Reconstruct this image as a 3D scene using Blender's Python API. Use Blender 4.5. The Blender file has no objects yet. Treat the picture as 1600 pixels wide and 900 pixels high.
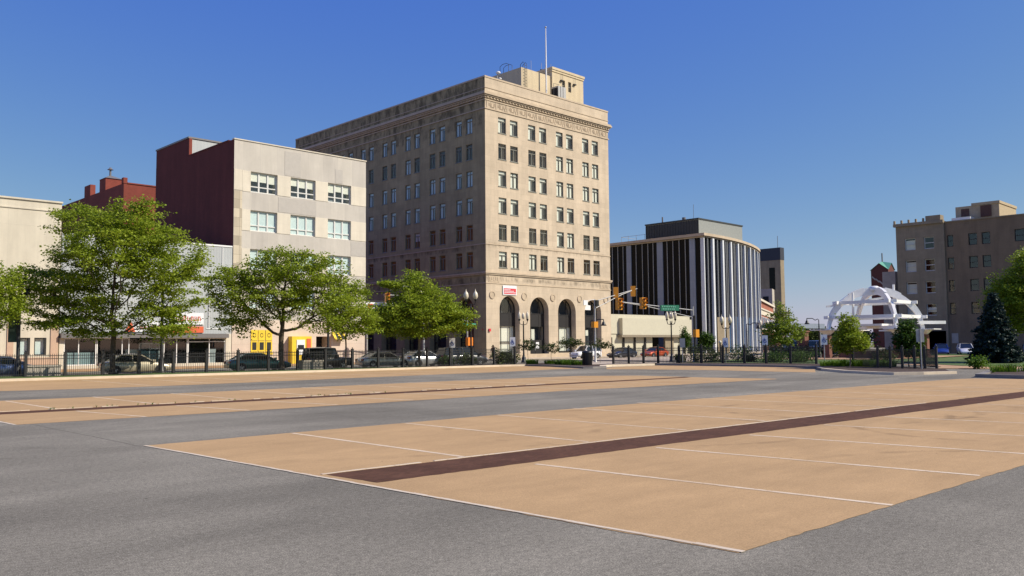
import bpy, math, random
import numpy as np
from mathutils import Vector, Matrix

# plan unit: 1.65 plan units = 2.0 m (eye height); everything is scaled to metres by S when it is built
S = 2.0 / 1.65
R = math.radians
random.seed(11)
SC = bpy.context.scene
COL = SC.collection

# ------------------------------------------------------------------ mesh builder
class MB:
    def __init__(s):
        s.v = []; s.f = []; s.m = []; s.s = []
    def add(s, vs, fs, m=0, sm=False):
        o = len(s.v); s.v.extend([tuple(map(float, p)) for p in vs])
        for f in fs:
            s.f.append(tuple(i + o for i in f)); s.m.append(m); s.s.append(sm)
    def quad(s, a, b, c, d, m=0): s.add([a, b, c, d], [(0, 1, 2, 3)], m)
    def box(s, x0, x1, y0, y1, z0, z1, m=0):
        s.add([(x0,y0,z0),(x1,y0,z0),(x1,y1,z0),(x0,y1,z0),(x0,y0,z1),(x1,y0,z1),(x1,y1,z1),(x0,y1,z1)],
              [(0,3,2,1),(4,5,6,7),(0,1,5,4),(1,2,6,5),(2,3,7,6),(3,0,4,7)], m)
    def obox(s, p, d, w, h, m=0, up=(0,0,1)):
        """oriented bar from p to d, w wide, h high"""
        p = Vector(p); d = Vector(d); ax = (d-p).normalized(); u = Vector(up)
        sd = ax.cross(u)
        if sd.length < 1e-5: sd = ax.cross(Vector((1,0,0)))
        sd.normalize(); u = sd.cross(ax).normalized()
        a = [p+sd*(i*w/2)+u*(j*h/2) for i, j in ((-1,-1),(1,-1),(1,1),(-1,1))]
        b = [q+(d-p) for q in a]
        s.add(a+b, [(0,1,2,3),(7,6,5,4),(0,4,5,1),(1,5,6,2),(2,6,7,3),(3,7,4,0)], m)
    def prism(s, poly, z0, z1, m=0, mt=None):
        n = len(poly)
        a = sum(poly[i][0]*poly[(i+1)%n][1]-poly[(i+1)%n][0]*poly[i][1] for i in range(n))
        if a < 0: poly = poly[::-1]
        s.add([(x,y,z0) for x,y in poly]+[(x,y,z1) for x,y in poly], [(i,(i+1)%n,(i+1)%n+n,i+n) for i in range(n)], m)
        s.add([(x,y,z1) for x,y in poly], [tuple(range(n))], m if mt is None else mt)
    def sheet(s, poly, z, m=0, jit=0.0, step=.4):
        n = len(poly)
        a = sum(poly[i][0]*poly[(i+1)%n][1]-poly[(i+1)%n][0]*poly[i][1] for i in range(n))
        if a < 0: poly = poly[::-1]
        if jit:
            q = []
            for i in range(n):
                p0 = poly[i]; p1 = poly[(i+1)%n]; L = math.hypot(p1[0]-p0[0], p1[1]-p0[1]); k = max(1, min(260, int(L/step)))
                for j in range(k):
                    t = j/k; e = jit if j else 0
                    q.append((p0[0]+(p1[0]-p0[0])*t+random.uniform(-e,e), p0[1]+(p1[1]-p0[1])*t+random.uniform(-e,e)))
            poly = q
        s.add([(x,y,z) for x,y in poly], [tuple(range(len(poly)))], m)
    def tube(s, pts, rad, seg=8, m=0, cap=True, sm=True):
        pts = [Vector(p) for p in pts]
        if not hasattr(rad, '__len__'): rad = [rad]*len(pts)
        vs = []; fs = []; ref = None
        for i, p in enumerate(pts):
            t = (pts[min(i+1, len(pts)-1)]-pts[max(i-1, 0)]).normalized()
            if ref is None:
                ref = t.cross(Vector((0,0,1)))
                if ref.length < 1e-3: ref = Vector((1,0,0))
            ref = (ref - t*ref.dot(t)).normalized(); bi = t.cross(ref)
            for k in range(seg):
                a = 2*math.pi*k/seg
                vs.append(p + (ref*math.cos(a)+bi*math.sin(a))*rad[i])
        for i in range(len(pts)-1):
            for k in range(seg):
                k2 = (k+1) % seg
                fs.append((i*seg+k, i*seg+k2, (i+1)*seg+k2, (i+1)*seg+k))
        s.add(vs, fs, m, sm)
        if cap:
            s.add(vs[:seg], [tuple(range(seg-1,-1,-1))], m); s.add(vs[-seg:], [tuple(range(seg))], m)
    def lathe(s, c, prof, seg=12, m=0, sm=True):
        cx, cy = c; vs = []; fs = []
        for r, z in prof:
            for k in range(seg):
                a = 2*math.pi*k/seg; vs.append((cx+r*math.cos(a), cy+r*math.sin(a), z))
        for i in range(len(prof)-1):
            for k in range(seg):
                k2 = (k+1) % seg; fs.append((i*seg+k, i*seg+k2, (i+1)*seg+k2, (i+1)*seg+k))
        s.add(vs, fs, m, sm)
    def ball(s, c, r, seg=10, m=0, sq=1.0):
        n = seg//2
        s.lathe((c[0], c[1]), [(max(1e-4, r*math.sin(math.pi*i/n)), c[2]-r*sq*math.cos(math.pi*i/n)) for i in range(n+1)], seg, m)

def mesh_from(name, mb, mats, off=(0,0,0), k=None):
    k = S if k is None else k
    me = bpy.data.meshes.new(name)
    v = [((a-off[0])*k, (b-off[1])*k, (c-off[2])*k) for a, b, c in mb.v]
    me.from_pydata(v, [], mb.f)
    if not isinstance(mats, (list, tuple)): mats = [mats]
    for m in mats: me.materials.append(m)
    me.polygons.foreach_set('material_index', mb.m)
    me.polygons.foreach_set('use_smooth', mb.s)
    me.update()
    return me

def root_of(o):
    while o.parent: o = o.parent
    return o

def obj(name, mb, mats, parent=None, local=False, k=None):
    """one mesh object; world plan coordinates unless local"""
    off = (0,0,0)
    if parent is not None and not local:
        l = root_of(parent).location; off = (l.x/S, l.y/S, l.z/S)
    o = bpy.data.objects.new(name, mesh_from(name, mb, mats, off, k)); COL.objects.link(o)
    if parent is not None: o.parent = parent
    return o

def tag(o, label=None, cat=None, group=None, kind=None):
    if label: o['label'] = label
    if cat: o['category'] = cat
    if group: o['group'] = group
    if kind: o['kind'] = kind
    return o

def thing(name, label, cat, loc=(0,0,0), rotz=0, group=None):
    o = bpy.data.objects.new(name, None); COL.objects.link(o); o.empty_display_size = .3
    o.location = (loc[0]*S, loc[1]*S, (loc[2] if len(loc) > 2 else 0)*S); o.rotation_euler = (0,0,rotz)
    return tag(o, label, cat, group)

def struct(name, mb, mats):
    return tag(obj(name, mb, mats), kind='structure')

def dup(o, loc=None, rotz=None, label=None, parent=None):
    c = o.copy(); COL.objects.link(c)
    if parent is not None: c.parent = parent
    if loc is not None: c.location = (loc[0]*S, loc[1]*S, (loc[2] if len(loc) > 2 else 0)*S)
    if rotz is not None: c.rotation_euler = (0,0,rotz)
    if label: c['label'] = label
    for ch in list(o.children):
        dup(ch, parent=c)
    return c

# ------------------------------------------------------------------ materials
class NT:
    def __init__(s, name):
        s.mat = bpy.data.materials.new(name); s.mat.use_nodes = True
        s.t = s.mat.node_tree; s.n = s.t.nodes; s.b = s.n['Principled BSDF']
        s.pos = s.n.new('ShaderNodeNewGeometry').outputs['Position']
    def link(s, a, b): s.t.links.new(a, b)
    def noise(s, scale, detail=4, rough=.6, vec=None, stretch=None):
        n = s.n.new('ShaderNodeTexNoise'); n.inputs['Scale'].default_value = scale
        n.inputs['Detail'].default_value = detail; n.inputs['Roughness'].default_value = rough
        v = vec or s.pos
        if stretch: v = s.mapping(v, stretch)
        s.link(v, n.inputs['Vector']); return n.outputs['Fac']
    def mapping(s, v, sc=(1,1,1), rot=(0,0,0), loc=(0,0,0)):
        m = s.n.new('ShaderNodeMapping'); m.inputs['Scale'].default_value = sc; m.inputs['Rotation'].default_value = rot
        m.inputs['Location'].default_value = loc; s.link(v, m.inputs['Vector']); return m.outputs['Vector']
    def ramp(s, fac, stops):
        r = s.n.new('ShaderNodeValToRGB'); e = r.color_ramp.elements
        while len(e) < len(stops): e.new(.5)
        for q, (p, c) in zip(e, stops):
            q.position = p; q.color = (c, c, c, 1) if not hasattr(c, '__len__') else (*c, 1)
        s.link(fac, r.inputs['Fac']); return r.outputs['Color']
    def mix(s, fac, a, b, mode='MIX'):
        m = s.n.new('ShaderNodeMix'); m.data_type = 'RGBA'; m.blend_type = mode
        for sock, val in ((m.inputs[0], fac), (m.inputs[6], a), (m.inputs[7], b)):
            if hasattr(val, 'is_linked'): s.link(val, sock)
            elif hasattr(val, '__len__'): sock.default_value = (*val, 1)
            else: sock.default_value = val if sock.type == 'VALUE' else (val, val, val, 1)
        return m.outputs[2]
    def math(s, op, a, b=0.0, c=0.0):
        m = s.n.new('ShaderNodeMath'); m.operation = op
        for i, val in enumerate((a, b, c)):
            if hasattr(val, 'is_linked'): s.link(val, m.inputs[i])
            else: m.inputs[i].default_value = val
        return m.outputs[0]
    def sep(s, v=None):
        x = s.n.new('ShaderNodeSeparateXYZ'); s.link(v or s.pos, x.inputs[0]); return x.outputs
    def comb(s, x, y, z=0.0):
        c = s.n.new('ShaderNodeCombineXYZ')
        for i, val in enumerate((x, y, z)):
            if hasattr(val, 'is_linked'): s.link(val, c.inputs[i])
            else: c.inputs[i].default_value = val
        return c.outputs[0]
    def bump(s, h, st=.3, dist=.02):
        b = s.n.new('ShaderNodeBump'); b.inputs['Strength'].default_value = st; b.inputs['Distance'].default_value = dist
        s.link(h, b.inputs['Height']); s.link(b.outputs[0], s.b.inputs['Normal'])
    def out(s, col, rough=.8, metal=0, spec=.5):
        if hasattr(col, 'is_linked'): s.link(col, s.b.inputs['Base Color'])
        else: s.b.inputs['Base Color'].default_value = (*col, 1)
        if hasattr(rough, 'is_linked'): s.link(rough, s.b.inputs['Roughness'])
        else: s.b.inputs['Roughness'].default_value = rough
        s.b.inputs['Metallic'].default_value = metal
        s.b.inputs['Specular IOR Level'].default_value = spec
        return s.mat

def dim(c, k): return tuple(min(1, x*k) for x in c)

def simple(name, c, rough=.6, var=.12, sc=3.0, metal=0, bump=0, bsc=30, spec=.5):
    t = NT(name)
    col = t.mix(t.ramp(t.noise(sc, 6), [(.3, 0.), (.7, 1.)]), dim(c, 1-var), dim(c, 1+var))
    if bump: t.bump(t.noise(bsc, 3), bump, .01)
    return t.out(col, rough, metal, spec)

def m_asphalt():
    t = NT('worn_asphalt')
    big = t.ramp(t.noise(.16, 5, .65), [(.3, .15), (.5, .20), (.72, .25)])
    streak = t.ramp(t.noise(.5, 4, .6, stretch=(.12, 1, 1)), [(.35, .82), (.65, 1.08)])
    col = t.mix(1., big, streak, 'MULTIPLY')
    fine = t.ramp(t.noise(70, 3, .8), [(.36, .45), (.5, 1.0), (.62, 1.6)])
    col = t.mix(1., col, t.ramp(t.noise(14, 4, .8), [(.34, .72), (.5, 1.), (.66, 1.25)]), 'MULTIPLY')
    col = t.mix(1., col, fine, 'MULTIPLY')
    v = t.n.new('ShaderNodeTexVoronoi'); v.inputs['Scale'].default_value = 24; t.link(t.pos, v.inputs['Vector'])
    pale = t.ramp(v.outputs['Distance'], [(.06, 1.45), (.26, .97)])
    col = t.mix(1., col, pale, 'MULTIPLY')
    v2 = t.n.new('ShaderNodeTexVoronoi'); v2.inputs['Scale'].default_value = 1.1; t.link(t.pos, v2.inputs['Vector'])
    dark = t.ramp(v2.outputs['Distance'], [(.026, .12), (.042, 1.)])
    col = t.mix(1., col, dark, 'MULTIPLY')
    # the straight paving seam that carries on the edge of the tan bays
    x, y, z = t.sep()
    wob = t.math('MULTIPLY', t.math('SUBTRACT', t.noise(.8, 4), .5), .12)
    seam = t.ramp(t.math('ABSOLUTE', t.math('SUBTRACT', t.math('ADD', x, wob), 6.85)), [(.008, .45), (.022, 1.)])
    gate = t.math('MULTIPLY', t.ramp(t.math('DIVIDE', y, 100.), [(.176, 0.), (.178, 1.)]), t.ramp(t.math('DIVIDE', y, 100.), [(.250, 1.), (.253, 0.)]))
    col = t.mix(gate, col, t.mix(1., col, seam, 'MULTIPLY'))
    patch = t.n.new('ShaderNodeTexVoronoi'); patch.inputs['Scale'].default_value = .11; t.link(t.mapping(t.pos, (1, 2.2, 1), (0, 0, .1)), patch.inputs['Vector'])
    pc = t.n.new('ShaderNodeSeparateColor'); t.link(patch.outputs['Color'], pc.inputs[0])
    col = t.mix(1., col, t.ramp(pc.outputs[0], [(.0, .95), (1., 1.05)]), 'MULTIPLY')
    # curved tyre scrubs
    for cx, cy, rr in ((9.2, 21.5, 4.6), (9.6, 21.2, 6.3), (2.5, 30, 9.5)):
        d = t.math('SQRT', t.math('ADD', t.math('POWER', t.math('SUBTRACT', x, cx), 2.), t.math('POWER', t.math('SUBTRACT', y, cy), 2.)))
        e = t.math('ABSOLUTE', t.math('SUBTRACT', d, rr))
        f = t.ramp(e, [(.03, .86), (.16, 1.)])
        f = t.mix(t.ramp(t.noise(.7, 3), [(.42, 0.), (.6, 1.)]), (1,1,1), f)
        col = t.mix(1., col, f, 'MULTIPLY')
    col = t.mix(1., col, (1.10, 1.01, .80), 'MULTIPLY')
    t.bump(t.noise(90, 3, .7), .25, .006)
    return t.out(col, .9, 0, .12)

def m_tan():
    t = NT('tan_paving')
    c = (.45, .297, .150)
    n1 = t.ramp(t.noise(.35, 6, .62), [(.28, .90), (.72, 1.10)])
    n2 = t.ramp(t.noise(1.6, 6, .7, stretch=(.35, 1.2, 1)), [(.25, .88), (.75, 1.1)])
    n3 = t.ramp(t.noise(55, 2, .7), [(.3, .80), (.7, 1.17)])
    col = t.mix(1., c, n1, 'MULTIPLY'); col = t.mix(1., col, n2, 'MULTIPLY'); col = t.mix(1., col, n3, 'MULTIPLY')
    v2 = t.n.new('ShaderNodeTexVoronoi'); v2.inputs['Scale'].default_value = 1.3; t.link(t.pos, v2.inputs['Vector'])
    col = t.mix(1., col, t.ramp(v2.outputs['Distance'], [(.012, .2), (.03, 1.)]), 'MULTIPLY')
    x, y, z = t.sep()
    for cx, cy, rr, k in ((23., 11.2, 3.4, .74), (24.4, 11., 3.5, .78), (21.5, 6.2, 3.0, .74), (33, 5, 5.2, .72), (17, 13, 4.6, .78), (13, 2, 5.0, .8), (12, 18, 6.2, .82)):
        d = t.math('SQRT', t.math('ADD', t.math('POWER', t.math('SUBTRACT', x, cx), 2.), t.math('POWER', t.math('SUBTRACT', y, cy), 2.)))
        e = t.math('ABSOLUTE', t.math('SUBTRACT', d, rr))
        f = t.mix(t.ramp(t.noise(.6, 3), [(.5, 0.), (.62, 1.)]), (1,1,1), t.ramp(e, [(.05, k), (.18, 1.)]))
        col = t.mix(1., col, f, 'MULTIPLY')
    stain = t.ramp(t.noise(.8, 6, .75), [(.64, 1.), (.80, .80)])
    col = t.mix(1., col, stain, 'MULTIPLY')
    t.bump(t.noise(45, 3, .7), .35, .008)
    return t.out(col, .85, 0, .12)

def m_brickstrip():
    t = NT('dark_brick_paver')
    b = t.n.new('ShaderNodeTexBrick'); t.link(t.pos, b.inputs['Vector'])
    b.inputs['Color1'].default_value = (.092, .044, .026, 1); b.inputs['Color2'].default_value = (.125, .060, .036, 1)
    b.inputs['Mortar'].default_value = (.075, .045, .030, 1); b.inputs['Scale'].default_value = 4.5; b.inputs['Mortar Size'].default_value = .012
    col = t.mix(1., b.outputs['Color'], t.ramp(t.noise(1.2, 5), [(.3, .8), (.7, 1.18)]), 'MULTIPLY')
    weed = t.ramp(t.noise(7, 6, .75), [(.64, 0.), (.70, 1.)])
    zone = t.ramp(t.noise(.5, 3), [(.5, 0.), (.58, 1.)])
    col = t.mix(t.mix(1., weed, zone, 'MULTIPLY'), col, (.06, .055, .025))
    t.bump(b.outputs['Fac'], .4, .01)
    return t.out(col, .85, 0, .12)

def m_paint(base, under, name='worn_line_paint', keep=.45):
    t = NT(name)
    f = t.ramp(t.noise(9, 6, .8), [(keep-.06, 0.), (keep+.08, 1.)])
    g = t.ramp(t.noise(.5, 3), [(.30, .45), (.55, 1.)])
    f = t.mix(1., f, g, 'MULTIPLY')
    return t.out(t.mix(f, under, base), .8, 0, .3)

def m_wallblock(name, c, bw=1.2, bh=.6, joint=.72, var=.1, stains=(), dirt=None, rough=.85, streak=.15):
    """stone or block wall: courses, blotches, vertical weather streaks, soot bands at given heights (m)"""
    t = NT(name)
    x, y, z = t.sep()
    uv = t.comb(t.math('ADD', x, y), z)
    b = t.n.new('ShaderNodeTexBrick'); t.link(uv, b.inputs['Vector'])
    b.inputs['Scale'].default_value = 1.0; b.inputs['Brick Width'].default_value = bw; b.inputs['Row Height'].default_value = bh
    b.inputs['Mortar Size'].default_value = .012; b.inputs['Mortar Smooth'].default_value = .3
    b.inputs['Color1'].default_value = (*dim(c, 1-var*.5), 1); b.inputs['Color2'].default_value = (*dim(c, 1+var*.5), 1)
    b.inputs['Mortar'].default_value = (*dim(c, joint), 1)
    col = t.mix(1., b.outputs['Color'], t.ramp(t.noise(.35, 6, .65), [(.3, 1-var), (.7, 1+var)]), 'MULTIPLY')
    st = t.noise(1.1, 5, .7, stretch=(1, 1, .12))
    col = t.mix(1., col, t.ramp(st, [(.4, 1-streak), (.6, 1.)]), 'MULTIPLY')
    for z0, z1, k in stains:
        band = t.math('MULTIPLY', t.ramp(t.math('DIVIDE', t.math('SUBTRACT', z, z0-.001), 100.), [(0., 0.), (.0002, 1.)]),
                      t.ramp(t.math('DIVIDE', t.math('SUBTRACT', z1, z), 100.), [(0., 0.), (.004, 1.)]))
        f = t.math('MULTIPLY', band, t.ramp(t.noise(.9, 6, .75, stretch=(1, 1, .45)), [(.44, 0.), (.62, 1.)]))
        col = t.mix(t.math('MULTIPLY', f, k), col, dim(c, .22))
    if dirt:
        col = t.mix(t.ramp(t.noise(.5, 6, .7), [(.45, 0.), (.75, dirt)]), col, dim(c, .55))
    t.bump(t.noise(14, 4, .7), .25, .015)
    return t.out(col, rough, 0, .25)

def m_panels(name, ca, cb, bw, bh, joint=.75, off=.5, var=.06):
    t = NT(name)
    x, y, z = t.sep()
    uv = t.comb(t.math('ADD', x, y), z)
    b = t.n.new('ShaderNodeTexBrick'); t.link(uv, b.inputs['Vector']); b.offset = off
    b.inputs['Scale'].default_value = 1.0; b.inputs['Brick Width'].default_value = bw; b.inputs['Row Height'].default_value = bh
    b.inputs['Mortar Size'].default_value = .012; b.inputs['Mortar Smooth'].default_value = .2
    b.inputs['Color1'].default_value = (*ca, 1); b.inputs['Color2'].default_value = (*cb, 1); b.inputs['Mortar'].default_value = (*dim(ca, joint), 1)
    col = t.mix(1., b.outputs['Color'], t.ramp(t.noise(.6, 6, .65), [(.3, 1-var), (.7, 1+var)]), 'MULTIPLY')
    col = t.mix(1., col, t.ramp(t.noise(1.2, 5, .7, stretch=(1,1,.1)), [(.4, .9), (.62, 1.)]), 'MULTIPLY')
    return t.out(col, .7, 0, .3)

def m_corrugated(name, c):
    t = NT(name); x, y, z = t.sep()
    w = t.n.new('ShaderNodeTexWave'); w.inputs['Scale'].default_value = 1.9; w.bands_direction = 'X'
    t.link(t.comb(t.math('ADD', x, y), 0., 0.), w.inputs['Vector'])
    col = t.mix(t.ramp(t.noise(.5, 4), [(.3, 0.), (.7, 1.)]), dim(c, .93), dim(c, 1.05))
    t.bump(w.outputs['Fac'], .3, .04)
    return t.out(col, .5, .0, .4)

def m_glass(name, tint=(.93, .96, .96), gain=1.5, rough=.03):
    """window glass: see-through, mirrors the surroundings by its facing angle"""
    t = NT(name)
    tr = t.n.new('ShaderNodeBsdfTransparent'); tr.inputs[0].default_value = (*tint, 1)
    gl = t.n.new('ShaderNodeBsdfGlossy'); gl.inputs['Roughness'].default_value = rough
    lw = t.n.new('ShaderNodeLayerWeight'); lw.inputs[0].default_value = .5
    mx = t.n.new('ShaderNodeMixShader'); t.link(t.math('MULTIPLY_ADD', t.math('POWER', lw.outputs['Facing'], 4.), .8, .055*gain), mx.inputs[0])
    t.link(tr.outputs[0], mx.inputs[1]); t.link(gl.outputs[0], mx.inputs[2])
    t.link(mx.outputs[0], t.n['Material Output'].inputs['Surface'])
    return t.mat

def m_leaf(name, c, c2, trans=.35):
    t = NT(name)
    g = t.n.new('ShaderNodeNewGeometry')
    col = t.mix(g.outputs['Random Per Island'], c, c2)
    col = t.mix(t.ramp(t.noise(.9, 3), [(.35, 0.), (.65, 1.)]), t.mix(1., col, (.72, .78, .7), 'MULTIPLY'), col)
    d = t.n.new('ShaderNodeBsdfTranslucent'); t.link(col, d.inputs[0])
    t.link(col, t.b.inputs['Base Color']); t.b.inputs['Roughness'].default_value = .55; t.b.inputs['Specular IOR Level'].default_value = .25
    mx = t.n.new('ShaderNodeMixShader'); mx.inputs[0].default_value = trans
    t.link(t.b.outputs[0], mx.inputs[1]); t.link(d.outputs[0], mx.inputs[2])
    t.link(mx.outputs[0], t.n['Material Output'].inputs['Surface'])
    return t.mat

def m_paintcar(name, c, metal=.4):
    t = NT(name); t.b.inputs['Coat Weight'].default_value = .8; t.b.inputs['Coat Roughness'].default_value = .04
    col = t.mix(t.ramp(t.noise(2.5, 4), [(.3, 0.), (.7, 1.)]), dim(c, .92), dim(c, 1.06))
    return t.out(col, .32, metal)

M = {}
M['asphalt'] = m_asphalt(); M['tan'] = m_tan(); M['strip'] = m_brickstrip()
M['line'] = m_paint((.70, .58, .42), (.45, .295, .15), keep=.40)
M['edgeline'] = m_paint((.62, .53, .40), (.48, .35, .22), 'worn_edge_paint', keep=.38)
M['kerb'] = simple('pale_concrete_kerb', (.66, .55, .40), .9, .12, 1.5, bump=.2)
M['greykerb'] = simple('grey_concrete_kerb', (.22, .20, .18), .9, .15, 1.5, bump=.2)
M['conc'] = simple('grey_concrete', (.42, .38, .32), .9, .14, 1.2, bump=.2)
M['walk'] = simple('sidewalk_concrete', (.46, .38, .29), .9, .12, .8, bump=.2)
M['walkbrick'] = m_wallblock('brick_sidewalk', (.47, .30, .17), .4, .2, .75, .12)
M['land'] = simple('dry_ground', (.20, .17, .12), .95, .2, .1)
M['mulch'] = simple('bark_mulch', (.055, .032, .02), .95, .4, 9, bump=.8, bsc=25)
M['grass'] = simple('lawn_grass', (.075, .12, .022), .9, .35, 3, bump=.8, bsc=40)
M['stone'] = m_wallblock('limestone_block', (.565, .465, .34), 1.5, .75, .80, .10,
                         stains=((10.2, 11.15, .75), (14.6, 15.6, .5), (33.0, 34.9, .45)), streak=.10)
M['stonew'] = m_wallblock('shaded_sooty_limestone_block', (.41, .335, .185), 1.5, .75, .82, .12,  # west face: limestone copy with its shade in the base colour, plus soot stains
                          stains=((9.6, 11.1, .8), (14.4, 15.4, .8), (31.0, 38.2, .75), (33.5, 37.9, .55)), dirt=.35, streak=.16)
M['stonetrim'] = simple('carved_limestone', (.50, .40, .28), .85, .14, 1.1, bump=.4, bsc=9)
M['cream'] = m_panels('cream_stucco', (.62, .51, .33), (.61, .50, .325), 3.0, 1.5, .97)
M['dark'] = simple('dark_interior', (.012, .013, .015), .9, .1)
M['frame'] = simple('olive_window_frame', (.20, .20, .165), .5, .1)
M['darkframe'] = simple('dark_bronze_frame', (.022, .02, .02), .45, .1)
M['whiteframe'] = simple('white_window_frame', (.62, .62, .58), .5, .05)
M['glass'] = m_glass('window_glass'); M['glassdark'] = m_glass('tinted_glass', (.55, .62, .64), 1.3)
M['blind'] = simple('pale_blind', (.78, .76, .64), .9, .06, 5)
M['blindcool'] = simple('cool_blind', (.62, .72, .70), .9, .06, 5)
M['wp_grey'] = m_panels('grey_wall_panel', (.49, .455, .40), (.56, .52, .45), 1.9, 9, .9)
M['wp_cream'] = m_panels('cream_wall_panel', (.67, .61, .49), (.65, .59, .475), 1.6, 1.0, .9, .5)
M['wp_tile'] = m_panels('patched_tile', (.36, .31, .23), (.62, .54, .40), 1.1, .95, .6, 0)
M['wp_rose'] = m_panels('rose_beige_panel', (.64, .52, .42), (.66, .55, .44), 3.5, .75, .8)
M['maroon'] = m_wallblock('maroon_painted_brick', (.115, .028, .024), .3, .1, .9, .12, dirt=.2)
M['redbrick'] = m_wallblock('red_painted_brick', (.24, .06, .042), .3, .1, .85, .15, dirt=.3)
M['brick'] = m_wallblock('red_brick', (.33, .125, .08), .26, .09, 1.25, .15)
M['bbrick'] = m_wallblock('brown_brick', (.225, .165, .105), .3, .1, 1.1, .1)
M['bgrey'] = m_wallblock('grey_brown_block', (.30, .245, .165), .9, .45, .9, .1)
M['tanwall'] = m_panels('tan_stucco_panel', (.63, .57, .45), (.62, .56, .44), 4.6, 4.2, .86, 0)
M['pinkwall'] = simple('pinkish_pilaster', (.50, .35, .25), .85, .06)
M['metal'] = m_corrugated('pale_corrugated_metal', (.43, .45, .445))
M['fascia'] = simple('grey_metal_fascia', (.16, .15, .145), .5, .1)
M['roof'] = simple('roof_gravel', (.13, .12, .11), .95, .2, 2)
M['white'] = simple('white_painted_metal', (.82, .81, .78), .4, .05)
M['galv'] = simple('galvanised_steel', (.40, .395, .38), .45, .08, metal=.35)
M['black'] = simple('black_painted_metal', (.012, .012, .013), .45, .15)
M['fence'] = simple('black_fence_metal', (.016, .016, .017), .5, .15)
M['globe'] = simple('lamp_globe_glass', (.62, .56, .42), .3, .05)
M['yellow'] = simple('signal_yellow', (.62, .25, .012), .45, .1)
M['orange'] = simple('signal_orange', (.75, .22, .02), .45, .1)
M['green'] = simple('street_sign_green', (.006, .12, .07), .4, .1)
M['signwhite'] = simple('sign_white', (.75, .76, .77), .5, .05)
M['blue'] = simple('sign_blue', (.015, .06, .30), .5, .05)
M['red'] = simple('banner_red', (.62, .045, .055), .6, .08)
M['redorange'] = simple('banner_orange_red', (.66, .12, .04), .6, .1)
M['posteryellow'] = simple('poster_yellow', (.78, .55, .03), .6, .08)
M['bark'] = simple('grey_brown_bark', (.085, .066, .046), .95, .3, 6, bump=.8, bsc=14)
M['palebark'] = simple('pale_young_bark', (.22, .17, .12), .95, .2, 6, bump=.4)
M['leaf'] = m_leaf('zelkova_leaf', (.22, .30, .018), (.39, .46, .045), .42)
M['leaf2'] = m_leaf('deep_green_leaf', (.045, .095, .012), (.09, .165, .02))
M['leaf3'] = m_leaf('yellow_green_leaf', (.19, .26, .02), (.28, .35, .035))
M['leafdull'] = m_leaf('olive_leaf', (.05, .075, .02), (.10, .125, .03))
M['needle'] = m_leaf('blue_spruce_needle', (.018, .038, .034), (.035, .062, .052), .15)
M['pierbrick'] = m_wallblock('shaded_pier_brick', (.20, .095, .07), .26, .09, 1.2, .15)  # darker copy of the red brick, the piers' shade put into its colour
M['blade'] = m_leaf('daylily_blade', (.085, .17, .012), (.15, .25, .02))
M['flower'] = simple('cream_flower', (.66, .62, .50), .7, .1)
M['tyre'] = simple('tyre_rubber', (.012, .012, .012), .8, .1)
M['rim'] = simple('alloy_rim', (.45, .45, .46), .3, .1, metal=.7)
M['carglass'] = simple('car_glass', (.012, .016, .02), .06, .05, spec=.8)
M['tail'] = simple('tail_lamp_red', (.30, .012, .012), .2, .05)
M['head'] = simple('head_lamp_lens', (.55, .57, .6), .1, .05)
M['trim'] = simple('black_trim', (.02, .02, .021), .6, .1)
M['copper'] = simple('green_copper_roof', (.10, .34, .24), .7, .15)
M['marble'] = m_panels('grey_marble_panel', (.30, .33, .37), (.34, .37, .41), 4, 1.45, .75, 0)
M['midroom'] = simple('dim_office_interior', (.20, .23, .26), .9, .1)
M['towerroom'] = simple('dim_tower_interior', (.05, .058, .065), .9, .15)
M['whitepier'] = m_panels('white_marble_panel', (.70, .72, .73), (.66, .68, .70), 4, 1.45, .7, 0)
M['curtain'] = simple('dark_curtain_glass', (.004, .005, .007), .15, .1, spec=.12)
M['blueglass'] = simple('blue_reflection_glass', (.04, .10, .20), .1, .15, spec=.7)  # blue reflection and shade of the lower front put into the colour
M['mullion'] = simple('aluminium_mullion', (.38, .38, .38), .4, .06, metal=.4)
M['skin'] = simple('skin', (.45, .26, .18), .6, .05)

# ------------------------------------------------------------------ camera, light, sky
cam = bpy.data.objects.new('camera', bpy.data.cameras.new('camera')); COL.objects.link(cam)
ri, up, fw = (Vector((0.71209801, -0.70202935, -0.0084384)), Vector((-0.04034097, -0.05291293, 0.99778396)), Vector((0.70092013, 0.71017956, 0.06599974)))
cam.matrix_world = Matrix(((ri.x, up.x, -fw.x, 0), (ri.y, up.y, -fw.y, 0), (ri.z, up.z, -fw.z, 2.0), (0,0,0,1)))
cam.data.sensor_width = 36; cam.data.lens = 1328.9/1600*36; cam.data.clip_end = 6000; cam.data.clip_start = .1
SC.camera = cam
AZ, EL = R(35), R(40)
sd = Vector((math.sin(AZ)*math.cos(EL), -math.cos(AZ)*math.cos(EL), math.sin(EL)))
sun = bpy.data.objects.new('sun', bpy.data.lights.new('sun', 'SUN')); COL.objects.link(sun)
sun.data.energy = 5.0; sun.data.angle = R(.5); sun.data.color = (1, .91, .77)
sun.rotation_euler = sd.to_track_quat('Z', 'Y').to_euler(); sun.location = sd*80
w = bpy.data.worlds.new('World'); SC.world = w; w.use_nodes = True
sk = w.node_tree.nodes.new('ShaderNodeTexSky'); sk.sky_type = 'NISHITA'; sk.sun_disc = False
sk.sun_elevation = EL; sk.sun_rotation = math.pi - AZ; sk.altitude = 200; sk.air_density = 1.0; sk.dust_density = .35; sk.ozone_density = 3.0
wt = w.node_tree; sp = wt.nodes.new('ShaderNodeSeparateColor'); cmb = wt.nodes.new('ShaderNodeCombineColor'); wt.links.new(sk.outputs[0], sp.inputs[0])
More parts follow.
